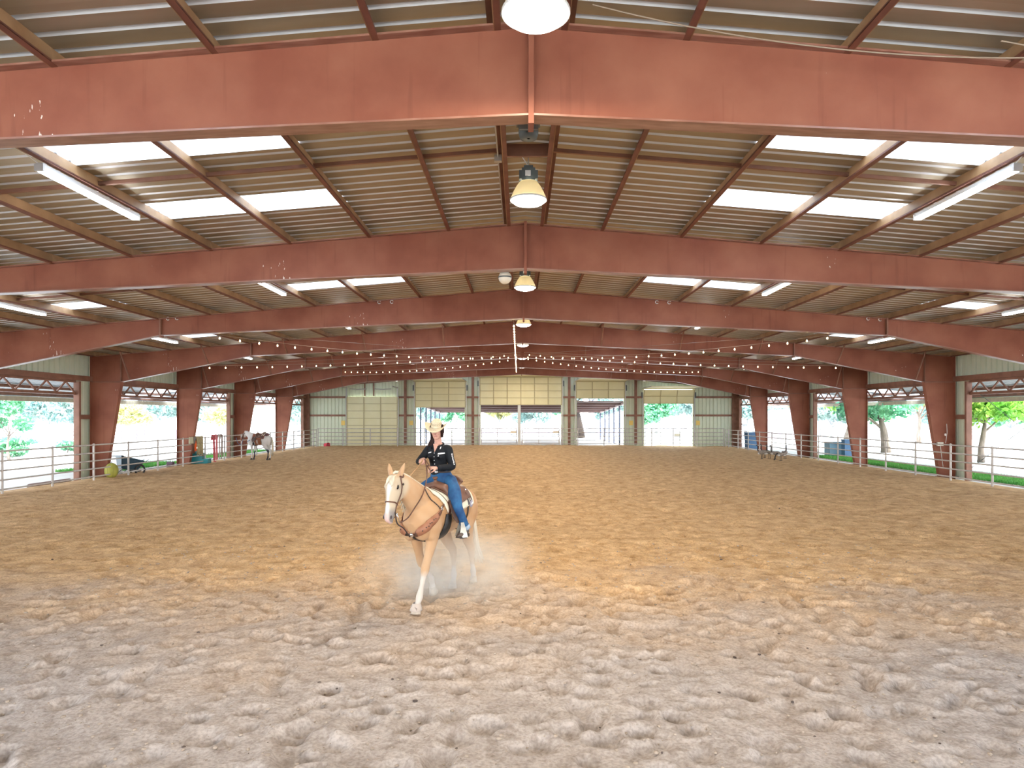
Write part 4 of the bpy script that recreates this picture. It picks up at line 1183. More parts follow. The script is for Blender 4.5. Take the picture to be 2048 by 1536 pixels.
def make_saddle(bvh, loc, rz, label, label_pad, lite=False, pad_m=None, blanket=None, sc=1.0):
    pad = thing('saddle_pad', label_pad, 'saddle pad', loc, rz); pad.scale = (sc,) * 3
    xf = lambda th: (-.52 + .02 * abs(th), .45 - .11 * abs(th))
    drape(bvh, xf, -1.45, 1.45, .006, .020).build('pad_body', pad_m or M_PAD, pad, True)
    for s in (-1, 1):
        for k, (a, b, mm) in enumerate([(-.47, -.43, M_PADD), (-.40, -.385, M_PADD), (-.35, -.31, M_PADD)]):
            drape(bvh, lambda th: (a + .02 * abs(th), b + .02 * abs(th)), s * .95, s * 1.40, .027, .003, 3, 8).build('woven_stripe', mm, pad, True)
        if not lite:
            drape(bvh, lambda th: (.355 - .11 * abs(th), .37 - .11 * abs(th)), s * .1, s * 1.42, .027, .004, 3, 12).build('pad_edge_binding', M_PADD, pad, True)
    sad = thing('western_saddle', label, 'saddle', loc, rz); sad.scale = (sc,) * 3
    # skirt
    skx = lambda th: (-.46 + .08 * max(0, abs(th) - .5), .235 - .13 * abs(th))
    drape(bvh, skx, -1.12, 1.12, .032, .014).build('skirt', M_LEATH2, sad, True)
    # tree: swells, horn, seat, cantle as one leather body
    mb = MB()
    zt = lambda x: trunk(x)[0] + trunk(x)[2]
    z1 = zt(.12) + .05
    mb.loft([(.10, -.20, z1 - .09, .05, .05), (.12, -.13, z1 + .015, .07, .06), (.125, 0, z1 + .055, .075, .06), (.12, .13, z1 + .015, .07, .06), (.10, .20, z1 - .09, .05, .05)], side=(1, 0, 0), n=14)
    mb.loft([(.14, 0, z1 + .05, .026, .030), (.155, 0, z1 + .11, .022, .022), (.16, 0, z1 + .145, .022, .024), (.16, 0, z1 + .150, .045, .050), (.163, 0, z1 + .168, .043, .048)], side=(0, 1, 0), n=14)
    for i in range(12):
        x = .08 - .36 * i / 11; t = i / 11
        zz = zt(x) + .045 + .02 * math.cos(t * 3.1) + .03 * t * t
        mb.loft([(x, -.19, zz - .075, .03, .03), (x, -.10, zz, .03, .03), (x, 0, zz + .012, .03, .03), (x, .10, zz, .03, .03), (x, .19, zz - .075, .03, .03)], side=(1, 0, 0), n=8)
    rg = []
    for i in range(13):
        a = -1.15 + 2.3 * i / 12
        rg.append((-.30 - .06 * math.cos(a) , .20 * math.sin(a), zt(-.3) + .03 + .125 * math.cos(a) ** 1.0, .03, .022))
    mb.loft(rg, side=(1, 0, 0), n=10)
    for i in range(8):
        a = -1.0 + 2.0 * i / 7
        mb.loft([(-.24 - .02 * math.cos(a), .15 * math.sin(a), zt(-.25) + .03, .03, .03), (-.33 - .04 * math.cos(a), .19 * math.sin(a), zt(-.3) + .03 + .10 * math.cos(a), .022, .022)], side=(0, 1, 0), n=8)
    seat = link('seat', remesh(mb, 'seat', .012 if not lite else .02, 5), M_LEATH2, sad, True)
    for s in (-1, 1):
        # fender and stirrup
        f0 = drape_point(bvh, .16, s * .85, .05); yb = s * .375 if not lite else s * .36
        fen = MB(); rings = []
        for t, w in ((0, .20), (.25, .27), (.5, .30), (.75, .25), (.92, .12), (1.0, .06)):
            p = f0.lerp(Vector((.20, yb, 1.12)), t); p.y += s * .03 * math.sin(PI * t)
            rings.append([p + Vector((-w / 2, 0, 0)), p + Vector((w / 2, 0, 0)), p + Vector((w / 2, s * .010, 0)), p + Vector((-w / 2, s * .010, 0))])
        fen.rings(rings).build('fender', M_FENDER, sad)
        sp = Vector((.16, yb + s * .035, 1.115))
        RS = Matrix.Rotation(-s * .75, 3, 'Z')
        def fr(pts, w):
            mbq = MB(); rr = []
            for a, b, ww in pts:
                rr.append([sp + RS @ Vector((-ww / 2, a, b)), sp + RS @ Vector((ww / 2, a, b)), sp + RS @ Vector((ww / 2, a + math.copysign(.012, a), b)), sp + RS @ Vector((-ww / 2, a + math.copysign(.012, a), b))])
            return mbq.rings(rr)
        MB().tube([sp + RS @ Vector((0, -.04, .0)), sp + RS @ Vector((0, .04, 0))], .016, 8).build('stirrup_pin', M_CHROME, sad, True)
        for e in (-1, 1):
            fr([(e * .03, .012, .045), (e * .055, -.06, .07), (e * .07, -.13, .10), (e * .076, -.19, .125)], .06).build('stirrup_side', M_ALU, sad)
        MB().box(sp + Vector((0, 0, -.192)), (.10, .165, .022), RS).build('stirrup_tread', M_LEATHD, sad)
        # cinch down and under
        gx = .29
        cs = [drape_point(bvh, gx - .03, s * a, .035) for a in (.9, 1.2)] + [drape_point(bvh, gx, s * a, .014) for a in (1.6, 2.0, 2.5, 3.0)]
        strap(bvh, cs[:3], .05, .008, .03, proj=False).build('latigo', M_LEATH, sad)
        strap(bvh, [drape_point(bvh, gx, s * a, .012) for a in (1.45, 1.75, 2.1, 2.5, 2.9, 3.16)], [.10, .14, .16, .17, .17, .17], .016, .010).build('cinch', M_BLACK, sad, True)
        strap(bvh, [drape_point(bvh, -.30, s * a, .03) for a in (1.0, 1.3, 1.7, 2.2, 2.7, 3.16)], .035, .006, .012).build('back_cinch', M_LEATHD, sad, True)
        for cx_, ca in ((.13, .62), (-.14, .75), (-.36, .72)):
            p = drape_point(bvh, cx_, s * ca, .048); MB().ell(p, (.018, .018, .018), None, 10, 6).build('concho', M_CHROME, sad, True)
        rp = drape_point(bvh, .14, s * 1.08, .05)
        MB().tube([rp + Vector((.026 * math.cos(a), 0, .026 * math.sin(a))) for a in [2 * PI * k / 12 for k in range(13)]], .006, 6).build('rigging_ring', M_CHROME, sad, True)
        MB().bar(drape_point(bvh, -.30, s * .8, .05), drape_point(bvh, -.34, s * 1.28, .05), .012, .004).build('saddle_string', M_LEATHD, sad)
    return sad
def thing_part(n, p): return None
sad = make_saddle(PBVH, (HO.x, HO.y, HZ), H_RZ, 'brown western saddle with horn on the palomino, under the rider', 'cream woven saddle pad under the brown saddle of the palomino')
# printed pouch hanging behind the rider's leg
pp = drape_point(PBVH, -.37, 1.40, .035)
tg = thing('pad_badge', 'grey oval badge with white print on the saddle pad', 'badge', (HO.x, HO.y, HZ), H_RZ)
MB().ell(pp, (.055, .012, .055)).build('badge_plate', mat('grey_badge', (.30, .29, .36), rough=.5), tg, True)
MB().box(pp + Vector((0, .014, .0)), (.05, .006, .026), Matrix.Rotation(.5, 3, 'Y')).build('white_print', M_WHITE, tg)

# ------------------------------------------------------------------ breast collar
bc = thing('breast_collar', 'tan tooled leather breast collar across the chest of the palomino', 'breast collar', (HO.x, HO.y, HZ), H_RZ)
ctr = Vector((.80, 0, 1.03))
for s in (-1, 1):
    w_main = [.035, .07, .115, .125, .10, .055, .03]
    strap(PBVH, [(.84, s * .012, 1.00), (.81, s * .10, 1.065), (.71, s * .20, 1.165), (.57, s * .27, 1.265), (.45, s * .29, 1.34)], w_main, .010, .006).build('tooled_strap', M_TOOL, bc, True)
    strap(PBVH, [(.84, s * .012, 1.00), (.82, s * .085, 1.045)], [.035, .06], .006, .017).build('dark_overlay', M_LEATHD if s < 0 else M_LEATH, bc, True)
    strap(PBVH, [(.55, s * .27, 1.275), (.47, s * .29, 1.325)], [.045, .04], .006, .017).build('dark_overlay', M_LEATH, bc, True)
    strap(PBVH, [(.45, s * .29, 1.34), (.36, s * .29, 1.40), (.24, s * .28, 1.43)], .024, .007, .010).build('tug_strap', M_LEATH, bc, True)
    loc, nor, _, _ = PBVH.find_nearest(Vector((.43, s * .29, 1.355)))
    MB().tube([loc + nor * .02 + Vector((.022 * math.cos(a), 0, .026 * math.sin(a))) for a in [2 * PI * k / 12 for k in range(13)]], .007, 6).build('dee_ring', M_CHROME, bc, True)
    # stamped dots
    for k in range(7):
        t = k / 6; a = Vector((.78, s * .14, 1.10)).lerp(Vector((.62, s * .26, 1.235)), t)
        loc, nor, _, _ = PBVH.find_nearest(a + Vector((0, 0, .012 * (k % 2) - .006))); MB().ell(loc + nor * .017, (.009, .009, .009), None, 8, 5).build('stamped_mark', M_LEATHD, bc, True)
    strap(PBVH, [(.46, s * .28, 1.35), (.56, s * .17, 1.52), (.60, s * .06, 1.62)], .016, .005, .004).build('neck_strap', M_LEATHD, bc, True)
strap(PBVH, [(.84, 0, 1.00), (.80, 0, .93), (.66, 0, .87), (.45, 0, .86), (.26, 0, .87)], .032, .008, .006).build('tie_down_strap', M_LEATHD, bc, True)
loc, nor, _, _ = PBVH.find_nearest(Vector((.86, 0, 1.00))); MB().ell(loc + nor * .012, (.02, .032, .032)).build('centre_ring', M_CHROME, bc, True)

# ------------------------------------------------------------------ bridle and reins
br = thing('bridle', 'brown leather bridle with noseband and split reins on the palomino', 'bridle', (HO.x, HO.y, HZ), H_RZ)
def hs(ts, w, name, m=M_LEATH):
    strap(PBVH, [hp(*t) for t in ts], w, .006, .005, n=6).build(name, m, br, True)
hs([(.60, -.09, -.01), (.60, -.08, .04), (.60, -.03, .085), (.62, .05, .07), (.63, .09, .02), (.63, .09, -.02), (.62, .05, -.07), (.60, -.03, -.085), (.60, -.08, -.04), (.60, -.09, .01)], .017, 'noseband')
hs([(.0, -.03, .09), (-.02, .06, .085), (-.03, .10, .0), (-.02, .06, -.085), (.0, -.03, -.09)], .02, 'crownpiece')
for s in (-1, 1):
    hs([(.0, .0, s * .10), (.18, .03, s * .13), (.40, .05, s * .13), (.62, .04, s * .09), (.80, .05, s * .075)], .018, 'cheekpiece')
    b0 = hp(.86, .055, s * .078)
    MB().tube([b0 + Vector((.0, 0, .025)), b0 + Vector((-.02, s * .006, -.04)), b0 + Vector((-.055, s * .01, -.105))], .007, 6).build('bit_shank', M_CHROME, br, True)
    MB().tube([b0 + PH['ax'] * (.02 * math.cos(a)) + PH['back'] * (.02 * math.sin(a)) for a in [2 * PI * k / 10 for k in range(11)]], .006, 6).build('bit_ring', M_CHROME, br, True)
    MB().ell(hp(.16, .03, s * .125), (.016, .012, .016)).build('concho', M_LEATHD, br, True)
curb = [hp(.90, .10, s * .05) for s in (-1, 0, 1)]
MB().tube(curb, .008, 6).build('curb_strap', M_LEATH, br, True)
MB().tube(smooth_path([hp(.66, .10, 0), (1.05, -.08, 1.22), (.97, -.03, 1.14), (.86, 0, 1.01)], 6), .009, 6).build('tie_down', M_LEATHD, br, True)
RH_ = Vector((.285, -.12, 1.985)); LH_ = Vector((.285, -.045, 1.885))
lb = hp(.86, .055, .078) + Vector((-.055, .012, -.105)); rb = hp(.86, .055, -.078) + Vector((-.055, -.012, -.105))
MB().tube(smooth_path([lb, (1.02, .06, 1.285), (.92, .095, 1.39), (.76, .125, 1.545), (.58, .085, 1.70), (.40, .0, 1.83), RH_ + Vector((.02, .045, -.03)), RH_ + Vector((.005, .03, .02))], 8), .0085, 6).build('rein', M_LEATH, br, True)
MB().tube(smooth_path([rb, (1.0, -.27, 1.42), (.80, -.21, 1.62), (.55, -.16, 1.80), RH_ + Vector((.03, -.02, -.04)), RH_ + Vector((0, -.02, .01))], 8), .0085, 6).build('rein', mat('light_rein', (.40, .23, .10), rough=.5), br, True)
MB().tube(smooth_path([RH_ + Vector((.0, .03, .0)), (.30, -.02, 1.91), LH_ + Vector((.0, -.02, .02)), LH_ + Vector((.01, .03, -.03)), LH_ + Vector((.02, .05, -.07))], 6), .008, 6).build('rein_tail', M_LEATH, br, True)

# small boots on the front feet
for nm, lg in (('bell_boot', WALK['legs'][0]),):
    t = thing(nm, 'grey bell boot on the leading front hoof of the palomino', 'hoof boot', (HO.x, HO.y, HZ), H_RZ)
    p = Vector(lg['hoof'])
    rings = []
    for dz, r in ((.055, .050), (.03, .060), (.0, .070), (-.035, .082), (-.036, .076), (.0, .064), (.05, .046)):
        rings.append([p + Vector((r * 1.08 * math.cos(a) + (.055 - dz) * .25, r * math.sin(a), dz)) for a in [2 * PI * k / 18 for k in range(18)]])
    MB().rings(rings, False).build('boot_shell', mat('grey_rubber_boot', (.50, .43, .38), rough=.8), t, True)
    MB().bar(p + Vector((.05, -.06, .02)), p + Vector((.085, .05, -.005)), .008, .028).build('closure_strap', mat('boot_strap', (.34, .28, .25)), t)
# ================================================================== rider (in horse-local space, +x ahead, +y to her left)
RD = thing('person', 'rider in straw cowboy hat, black shirt and blue jeans holding reins', 'person', (HO.x, HO.y, HZ), H_RZ)
SK = (.74, .47, .37)
M_SKIN = mat('skin', (.55, .31, .235), rough=.5, var=.04, vscale=9)
M_SHIRT = mat('black_shirt', (.006, .008, .012), rough=.75, spec=.25, bump=.15, bscale=14)
M_JEAN = mat('blue_denim', (.006, .05, .16), rough=.8, col2=(.018, .11, .26), vscale=7, bump=.12, bscale=90)
M_CUFF = mat('faded_denim', (.30, .40, .52), rough=.85)
M_BOOT = mat('boot_leather', (.045, .045, .055), rough=.4, col2=(.10, .07, .055), vscale=9)
M_HAIR = mat('dark_brown_hair', (.014, .006, .005), rough=.6, spec=.2, col2=(.035, .014, .010), vscale=12, stretch=(6, 6, 1))
M_STRAW = mat('straw_hat', (.56, .48, .33), rough=.8, col2=(.66, .58, .43), vscale=60, bump=.25, bscale=120)
ty = -.07
hipz = 1.665
torso = [(-.10, ty * .3, 1.60, .160, .12), (-.105, ty * .5, 1.68, .162, .125), (-.10, ty * .8, 1.76, .138, .110), (-.085, ty, 1.84, .122, .098), (-.075, ty, 1.92, .126, .102), (-.065, ty, 2.00, .138, .114),
         (-.065, ty, 2.07, .145, .105), (-.07, ty, 2.125, .148, .085), (-.075, ty, 2.165, .112, .070), (-.07, ty, 2.195, .070, .060)]
neck = [(-.075, ty, 2.15, .062, .062), (-.060, ty, 2.23, .052, .054), (-.045, ty, 2.32, .052, .056)]
SHL, SHR = Vector((-.075, ty + .152, 2.115)), Vector((-.075, ty - .152, 2.115))
ELL, ELR = Vector((-.06, .155, 1.875)), Vector((-.005, -.345, 1.945))
WRL, WRR = Vector((.185, .040, 1.870)), Vector((.200, -.215, 1.970))
HIPL, KNL, ANL = Vector((-.08, .105, 1.66)), Vector((.20, .365, 1.345)), Vector((.07, .425, 1.045))
HIPR, KNR, ANR = Vector((-.08, -.105, 1.66)), Vector((.20, -.365, 1.345)), Vector((.07, -.425, 1.045))
def limb(mb, pts, rr, k=1.0, add=0.0, side=(0, 1, 0), n=14):
    sp = smooth_path(pts, 4); m = len(sp); st = []
    for i, p in enumerate(sp):
        r = float(np.interp(i / (m - 1), np.linspace(0, 1, len(rr)), rr)) * k + add
        st.append((p.x, p.y, p.z, r, r))
    t = (sp[-1] - sp[0]).normalized(); sd = Vector((0, 1, 0)) if abs(t.y) < .8 else Vector((1, 0, 0))
    mb.loft(st, side=sd, n=n)
def hand(mb, wrist, F, N, S, curl=(55, 60, 40), k=1.08):
    """F towards knuckles, N palm normal (fingers curl to it), S thumb side"""
    F = Vector(F).normalized(); N = (Vector(N) - F * Vector(N).dot(F)).normalized(); S = (Vector(S) - F * Vector(S).dot(F)); S = (S - N * S.dot(N)).normalized()
    W = Vector(wrist)
    def ring(c, a, b): return [c + S * (a * math.cos(q)) + N * (b * math.sin(q)) for q in [2 * PI * i / 12 for i in range(12)]]
    mb.rings([ring(W - F * .02 * k, .025 * k, .020 * k), ring(W + F * .01 * k, .030 * k, .020 * k), ring(W + F * .05 * k, .041 * k, .019 * k), ring(W + F * .085 * k, .041 * k, .016 * k), ring(W + F * .095 * k, .036 * k, .012 * k)])
    for i, (off, ln) in enumerate(((.031, .93), (.0105, 1.04), (-.0105, .97), (-.030, .78))):
        p = W + F * .078 * k + S * off * k; d = F.copy(); ang = 0; pts = [p - F * .02]; rad = [.0095]
        for sl, c in zip((.042, .027, .021), curl):
            ang += math.radians(c * (.9 + .07 * i)); d = F * math.cos(ang) + N * math.sin(ang)
            pts.append(p.copy()); p = p + d * sl * ln * k; rad.append(.0095)
        pts.append(p); rad.append(.0065)
        mb.tube(pts, [r * k * (1 if i < 3 else .88) for r in rad], 8)
    b = W + F * .028 * k + S * .028 * k
    d1 = (F * .62 + S * .62 + N * .45).normalized(); d2 = (F * .85 + S * .05 + N * .55).normalized()
    mb.tube([b - d1 * .01, b + d1 * .035 * k, b + d1 * .035 * k + d2 * .032 * k, b + d1 * .035 * k + d2 * .055 * k], [.014 * k, .0125 * k, .0105 * k, .0075 * k], 8)
# ---- body
bd = MB()
bd.loft([(a[0], a[1], a[2], a[3] * .93, a[4] * .93) for a in torso], n=20)
bd.loft(neck, n=14)
HC = Vector((-.010, ty + .004, 2.392))     # head centre
HM = Matrix.Rotation(.26, 3, 'Z') @ Matrix.Rotation(.16, 3, 'Y')           # nods forward
def hpnt(x, y, z): return HC + HM @ Vector((x, y, z))
hr = []
for z, rx, ry, ox in ((-.118, .030, .028, .045), (-.105, .052, .044, .030), (-.075, .072, .058, .016), (-.03, .088, .068, .004), (.02, .096, .075, -.002), (.06, .094, .075, -.006), (.095, .072, .058, -.010), (.115, .035, .03, -.012)):
    hr.append([hpnt(ox + rx * math.cos(a), ry * math.sin(a), z) for a in [2 * PI * i / 18 for i in range(18)]])
bd.rings(hr)
bd.tube([hpnt(.088, 0, .022), hpnt(.101, 0, -.005), hpnt(.112, 0, -.026), hpnt(.094, 0, -.036)], [.010, .012, .015, .010], 8)   # nose
for s in (-1, 1):
    bd.ell(hpnt(.062, s * .040, -.03), (.026, .022, .022)); bd.ell(hpnt(-.004, s * .076, -.008), (.018, .010, .030))
    bd.ell(hpnt(.070, s * .030, .040), (.018, .022, .010))
bd.ell(hpnt(.080, 0, -.064), (.016, .024, .009)); bd.ell(hpnt(.074, 0, -.100), (.018, .020, .015))
for SH_, EL_, WR_ in ((SHL, ELL, WRL), (SHR, ELR, WRR)):
    limb(bd, [SH_, SH_.lerp(EL_, .5), EL_, EL_.lerp(WR_, .5), WR_], [.055, .046, .040, .037, .026])
hand(bd, WRL, (.75, -.62, .05), (.15, -.45, -.85), (.35, .3, .85), (45, 55, 40))
hand(bd, WRR, (.80, .55, .0), (-.2, .75, -.55), (.25, .25, .9), (60, 65, 45))
for HI, KN, AN, s in ((HIPL, KNL, ANL, 1), (HIPR, KNR, ANR, -1)):
    limb(bd, [HI, HI.lerp(KN, .5) + Vector((.02, s * .02, .015)), KN, KN.lerp(AN, .5), AN], [.088, .080, .056, .046, .030])
    bd.loft([(AN.x - .04, AN.y, AN.z - .055, .020, .020), (AN.x + .02, AN.y, AN.z - .055, .026, .026), (AN.x + .10, AN.y, AN.z - .078, .024, .014), (AN.x + .16, AN.y, AN.z - .086, .014, .010)], n=12)
body = link('body', remesh(bd, 'body', .0065, 2, .5), M_SKIN, RD, True)
# ---- face details
for s in (-1, 1):
    MB().ell(hpnt(.0885, s * .031, .010), (.008, .012, .007), HM, 10, 6).build('eye', mat('eye_white', (.7, .68, .66), rough=.2), RD, True)
    MB().ell(hpnt(.0955, s * .031, .009), (.003, .005, .005), HM, 8, 5).build('iris', M_EYE, RD, True)
    MB().tube([hpnt(.094, s * .014, .034), hpnt(.093, s * .032, .039), hpnt(.084, s * .05, .033)], .004, 6).build('eyebrow', M_HAIR, RD, True)
MB().tube([hpnt(.088, -.026, -.066), hpnt(.098, -.008, -.060), hpnt(.0985, 0, -.062), hpnt(.098, .008, -.060), hpnt(.088, .026, -.066)], [.003, .0065, .006, .0065, .003], 8).build('lips', mat('lips', (.50, .17, .16), rough=.4), RD, True)
# ---- hair
mb = MB()
for a in range(26):
    th = 1.15 + (2 * PI - 2.3) * a / 25
    x, y = math.cos(th), math.sin(th)
    ln = -.085 - .02 * abs(math.sin(a * 2.1))
    mb.tube([hpnt(.055 * x - .01, .05 * y, .108), hpnt(.098 * x - .012, .080 * y, .05), hpnt(.103 * x - .014, .084 * y, -.02), hpnt(.088 * x - .022, .074 * y, ln)], [.018, .022, .020, .008], 6)
for a in range(9):
    o = (a - 4) * .008
    mb.tube([hpnt(-.06, -.05 + o, -.02), (-.08, ty - .085 + o, 2.27), (-.06, ty - .115 + o, 2.20), (-.04 - o, ty - .105 + o * 1.5, 2.11), (-.03, ty - .10 + o * 2, 2.03 + abs(o) * 2)], [.014, .014, .013, .011, .004], 6)
mb.build('hair', M_HAIR, RD, True)
# ---- shirt
sh = MB()
sh.loft([(a[0], a[1], a[2], a[3] + .006, a[4] + .010) for a in torso[1:9]] , n=24)
sh.ell((.000, ty - .065, 2.025), (.075, .07, .06)); sh.ell((.000, ty + .065, 2.025), (.075, .07, .06))
for SH_, EL_, WR_, s in ((SHL, ELL, WRL, 1), (SHR, ELR, WRR, -1)):
    sh.ell(SH_ + Vector((0, -s * .02, -.005)), (.068, .068, .066))
    limb(sh, [SH_ + Vector((0, -s * .06, .02)), SH_, SH_.lerp(EL_, .5), EL_, EL_.lerp(WR_, .5), WR_], [.05, .068, .058, .054, .048, .038])
shirt_me = remesh(sh, 'shirt', .009, 4, .5)
shirt = link('shirt', shirt_me, M_SHIRT, RD, True)
SBVH = BVHTree.FromPolygons([v.co.copy() for v in shirt_me.vertices], [tuple(p.vertices) for p in shirt_me.polygons])
def on_shirt(y, z, x0=.6):
    h = SBVH.ray_cast(Vector((x0, y, z)), Vector((-1, 0, 0)), 1.5); return (h[0], h[1]) if h[0] is not None else (Vector((.05, y, z)), Vector((1, 0, 0)))
# open neck: skin V and collar
vk = MB(); P = []
for yy, zz in ((-.045, 2.20), (.045, 2.20), (.0, 2.085)):
    p, n_ = on_shirt(ty + yy, min(zz, 2.165)); p = Vector((max(p.x, -.012) if zz > 2.15 else p.x, p.y, zz)); P.append(p)
vk.add([P[0] + Vector((.004, 0, 0)), P[1] + Vector((.004, 0, 0)), P[2] + Vector((.004, 0, 0)), P[0] - Vector((.05, 0, 0)), P[1] - Vector((.05, 0, 0)), P[2] - Vector((.05, 0, 0))], [(0, 1, 2), (5, 4, 3), (0, 3, 4, 1), (1, 4, 5, 2), (2, 5, 3, 0)]).build('neckline_skin', M_SKIN, RD)
for s in (-1, 1):
    c = MB(); rg = []
    for t in range(9):
        a = t / 8 * 2.4
        base = Vector((-.07 + .070 * math.cos(PI - a) * 1.0, ty + s * .066 * math.sin(a) if a < 1.57 else ty + s * .066 * math.sin(a), 2.175 + .02 * math.cos(a)))
        hgt = .045
        rg.append([base, base + Vector((.004, s * .012, hgt * .6)), base + Vector((.0, s * .020, hgt * .55)), base + Vector((.0, s * .026, -.018))])
    tip = rg[-1]; e = on_shirt(ty + s * .050, 2.125)[0] + Vector((.008, 0, 0))
    rg.append([e + Vector((0, -s * .02, .03)), e + Vector((0, -s * .015, .04)), e + Vector((.004, 0, .02)), e])
    c.rings(rg).build('collar', M_SHIRT, RD, True)
# placket buttons, embroidery
M_PATCH = mat('white_thread', (.80, .80, .82), rough=.7)
for k in range(6):
    p, n_ = on_shirt(ty - .002, 2.07 - .052 * k); MB().ell(p + n_ * .004, (.005, .007, .007), None, 10, 6).build('button', M_PATCH, RD, True)
def patch(y0, y1, z, h, skew, name):
    mb = MB(); rg = []
    for k in range(7):
        y = y0 + (y1 - y0) * k / 6; zz = z + skew * k / 6; hh = h * (.5 + .5 * math.sin(PI * (.25 + .5 * k / 6)))
        p, n_ = on_shirt(y, zz); q_, n2 = on_shirt(y, zz - hh)
        rg.append([p + n_ * .003, q_ + n2 * .003, q_ + n2 * .006, p + n_ * .006])
    mb.rings(rg).build(name, M_PATCH, RD)
patch(ty - .115, ty - .055, 2.075, .016, .010, 'chest_embroidery')
patch(ty + .06, ty + .135, 2.066, .018, .012, 'chest_embroidery')
patch(ty + .066, ty + .08, 2.035, .012, .004, 'pocket_snap')
patch(ty + .068, ty + .080, 2.150, .030, .012, 'collar_embroidery')
# lettering down the left sleeve
for k in range(9):
    t = .22 + .075 * k
    c = SHL.lerp(ELL, t) + Vector((.02, .055, .0))
    loc, nor, _, _ = SBVH.find_nearest(c + Vector((.02, .03, 0)))
    MB().box(loc + nor * .002, (.024, .006, .013 if k % 3 else .017), Matrix.Rotation(-.15, 3, 'X')).build('sleeve_letter', M_PATCH, RD)
for WR_, EL_ in ((WRL, ELL), (WRR, ELR)):
    d = (WR_ - EL_).normalized()
    MB().tube([WR_ - d * .055, WR_ - d * .05, WR_ + d * .004, WR_ + d * .006], [.036, .0425, .0415, .036], 14).build('cuff', M_SHIRT, RD, True)
    MB().ell(WR_ - d * .02 + Vector((.028, 0, -.028)), (.006, .006, .006), None, 8, 5).build('cuff_snap', M_PATCH, RD, True)
# ---- jeans
jn = MB()
jn.loft([(-.10, ty * .3, 1.575, .15, .12), (-.10, ty * .4, 1.62, .178, .134), (-.105, ty * .5, 1.69, .180, .136), (-.10, ty * .7, 1.755, .160, .122), (-.10, ty * .8, 1.79, .152, .116)], n=22)
for HI, KN, AN, s in ((HIPL, KNL, ANL, 1), (HIPR, KNR, ANR, -1)):
    jn.ell(HI + Vector((-.01, 0, -.01)), (.12, .105, .11))
    limb(jn, [HI, HI.lerp(KN, .5) + Vector((.02, s * .025, .015)), KN, KN.lerp(AN, .5), AN + (AN - KN).normalized() * -.02], [.105, .100, .075, .066, .062])
link('jeans', remesh(jn, 'jeans', .010, 4, .5), M_JEAN, RD, True)
MB().rings([[Vector((-.10 + (.121 + o) * math.cos(a), ty * .8 + (.157 + o) * math.sin(a), z)) for a in [2 * PI * i / 28 for i in range(28)]] for o, z in ((0, 1.785), (.006, 1.786), (.006, 1.808), (0, 1.81))], False).build('belt', M_LEATHD, RD, True)
MB().ell((.022, ty * .8, 1.796), (.010, .026, .020)).build('belt_buckle', M_CHROME, RD, True)
for KN, AN, s in ((KNL, ANL, 1), (KNR, ANR, -1)):
    d = (AN - KN).normalized(); c = AN - d * .03
    MB().tube([c, c + d * .002, c + d * .055, c + d * .057], [.056, .070, .072, .058], 16).build('turned_up_cuff', M_CUFF, RD, True)
    bt = MB()
    bt.loft([(AN.x - .0, AN.y, AN.z + .06, .055, .055), (AN.x, AN.y, AN.z + .0, .052, .054), (AN.x - .005, AN.y, AN.z - .05, .050, .056), (AN.x - .01, AN.y, AN.z - .085, .042, .050)], n=14)
    bt.loft([(AN.x - .07, AN.y, AN.z - .070, .034, .034), (AN.x - .02, AN.y, AN.z - .055, .048, .056), (AN.x + .05, AN.y, AN.z - .055, .050, .056), (AN.x + .13, AN.y, AN.z - .072, .050, .042), (AN.x + .19, AN.y, AN.z - .085, .040, .028), (AN.x + .235, AN.y, AN.z - .092, .016, .014)], n=14)
    link('boot', remesh(bt, 'boot', .009, 4), M_BOOT, RD, True)
    MB().box((AN.x + .09, AN.y, AN.z - .112), (.27, .075, .014)).build('sole', M_LEATHD, RD)
    MB().box((AN.x - .055, AN.y, AN.z - .118), (.05, .06, .045)).build('heel', M_LEATHD, RD)
# ---- hat
ht = MB(); rg = []
HT = Matrix.Rotation(.26, 3, 'Z') @ Matrix.Rotation(.27, 3, 'Y'); hc = HC + Vector((.012, 0.004, .046))
def hatp(x, y, z): return hc + HT @ Vector((x * .96, y * .96, z))
N = 40
def brim(r, th, dz):
    x = r * math.cos(th); y = r * .95 * math.sin(th); k = (r - .085) / .12
    up = .070 * max(0, k) ** 1.6 * abs(math.sin(th)) ** 2.2 - .022 * max(0, k) * abs(math.cos(th)) ** 2
    y *= 1 - .10 * max(0, k) * abs(math.sin(th))
    return hatp(x * 1.02, y, up + dz)
A_ = [2 * PI * i / N for i in range(N)]
rings = [[brim(r, a, -.003) for a in A_] for r in (.088, .11, .14, .17, .20)] + [[brim(r, a, .004) for a in A_] for r in (.203, .20, .17, .14, .11)]
for z, sx, sy in ((.006, .100, .083), (.03, .098, .081), (.06, .094, .078), (.085, .088, .073), (.100, .080, .064)):
    rings.append([hatp(sx * math.cos(a), sy * math.sin(a), z + (.012 * math.cos(a) ** 2 * (1 if math.cos(a) < 0 else -.6) if z > .05 else 0)) for a in A_])
for f, dz in ((.82, .106), (.55, .098), (.25, .084), (.03, .080)):
    rings.append([hatp(.080 * f * math.cos(a), .064 * f * math.sin(a), dz - (0 if f > .6 else .004 * math.cos(2 * a))) for a in A_])
ht.rings(rings, False)
hat = ht.build('straw_hat', M_STRAW, RD, True)
MB().rings([[hatp(sx * math.cos(a), sy * math.sin(a), z) for a in A_] for z, sx, sy in ((.008, .1012, .0842), (.008, .1032, .0862), (.024, .1022, .0852), (.024, .1002, .0832))], False).build('hat_band', mat('hat_band', (.62, .55, .42), rough=.7), hat, True)
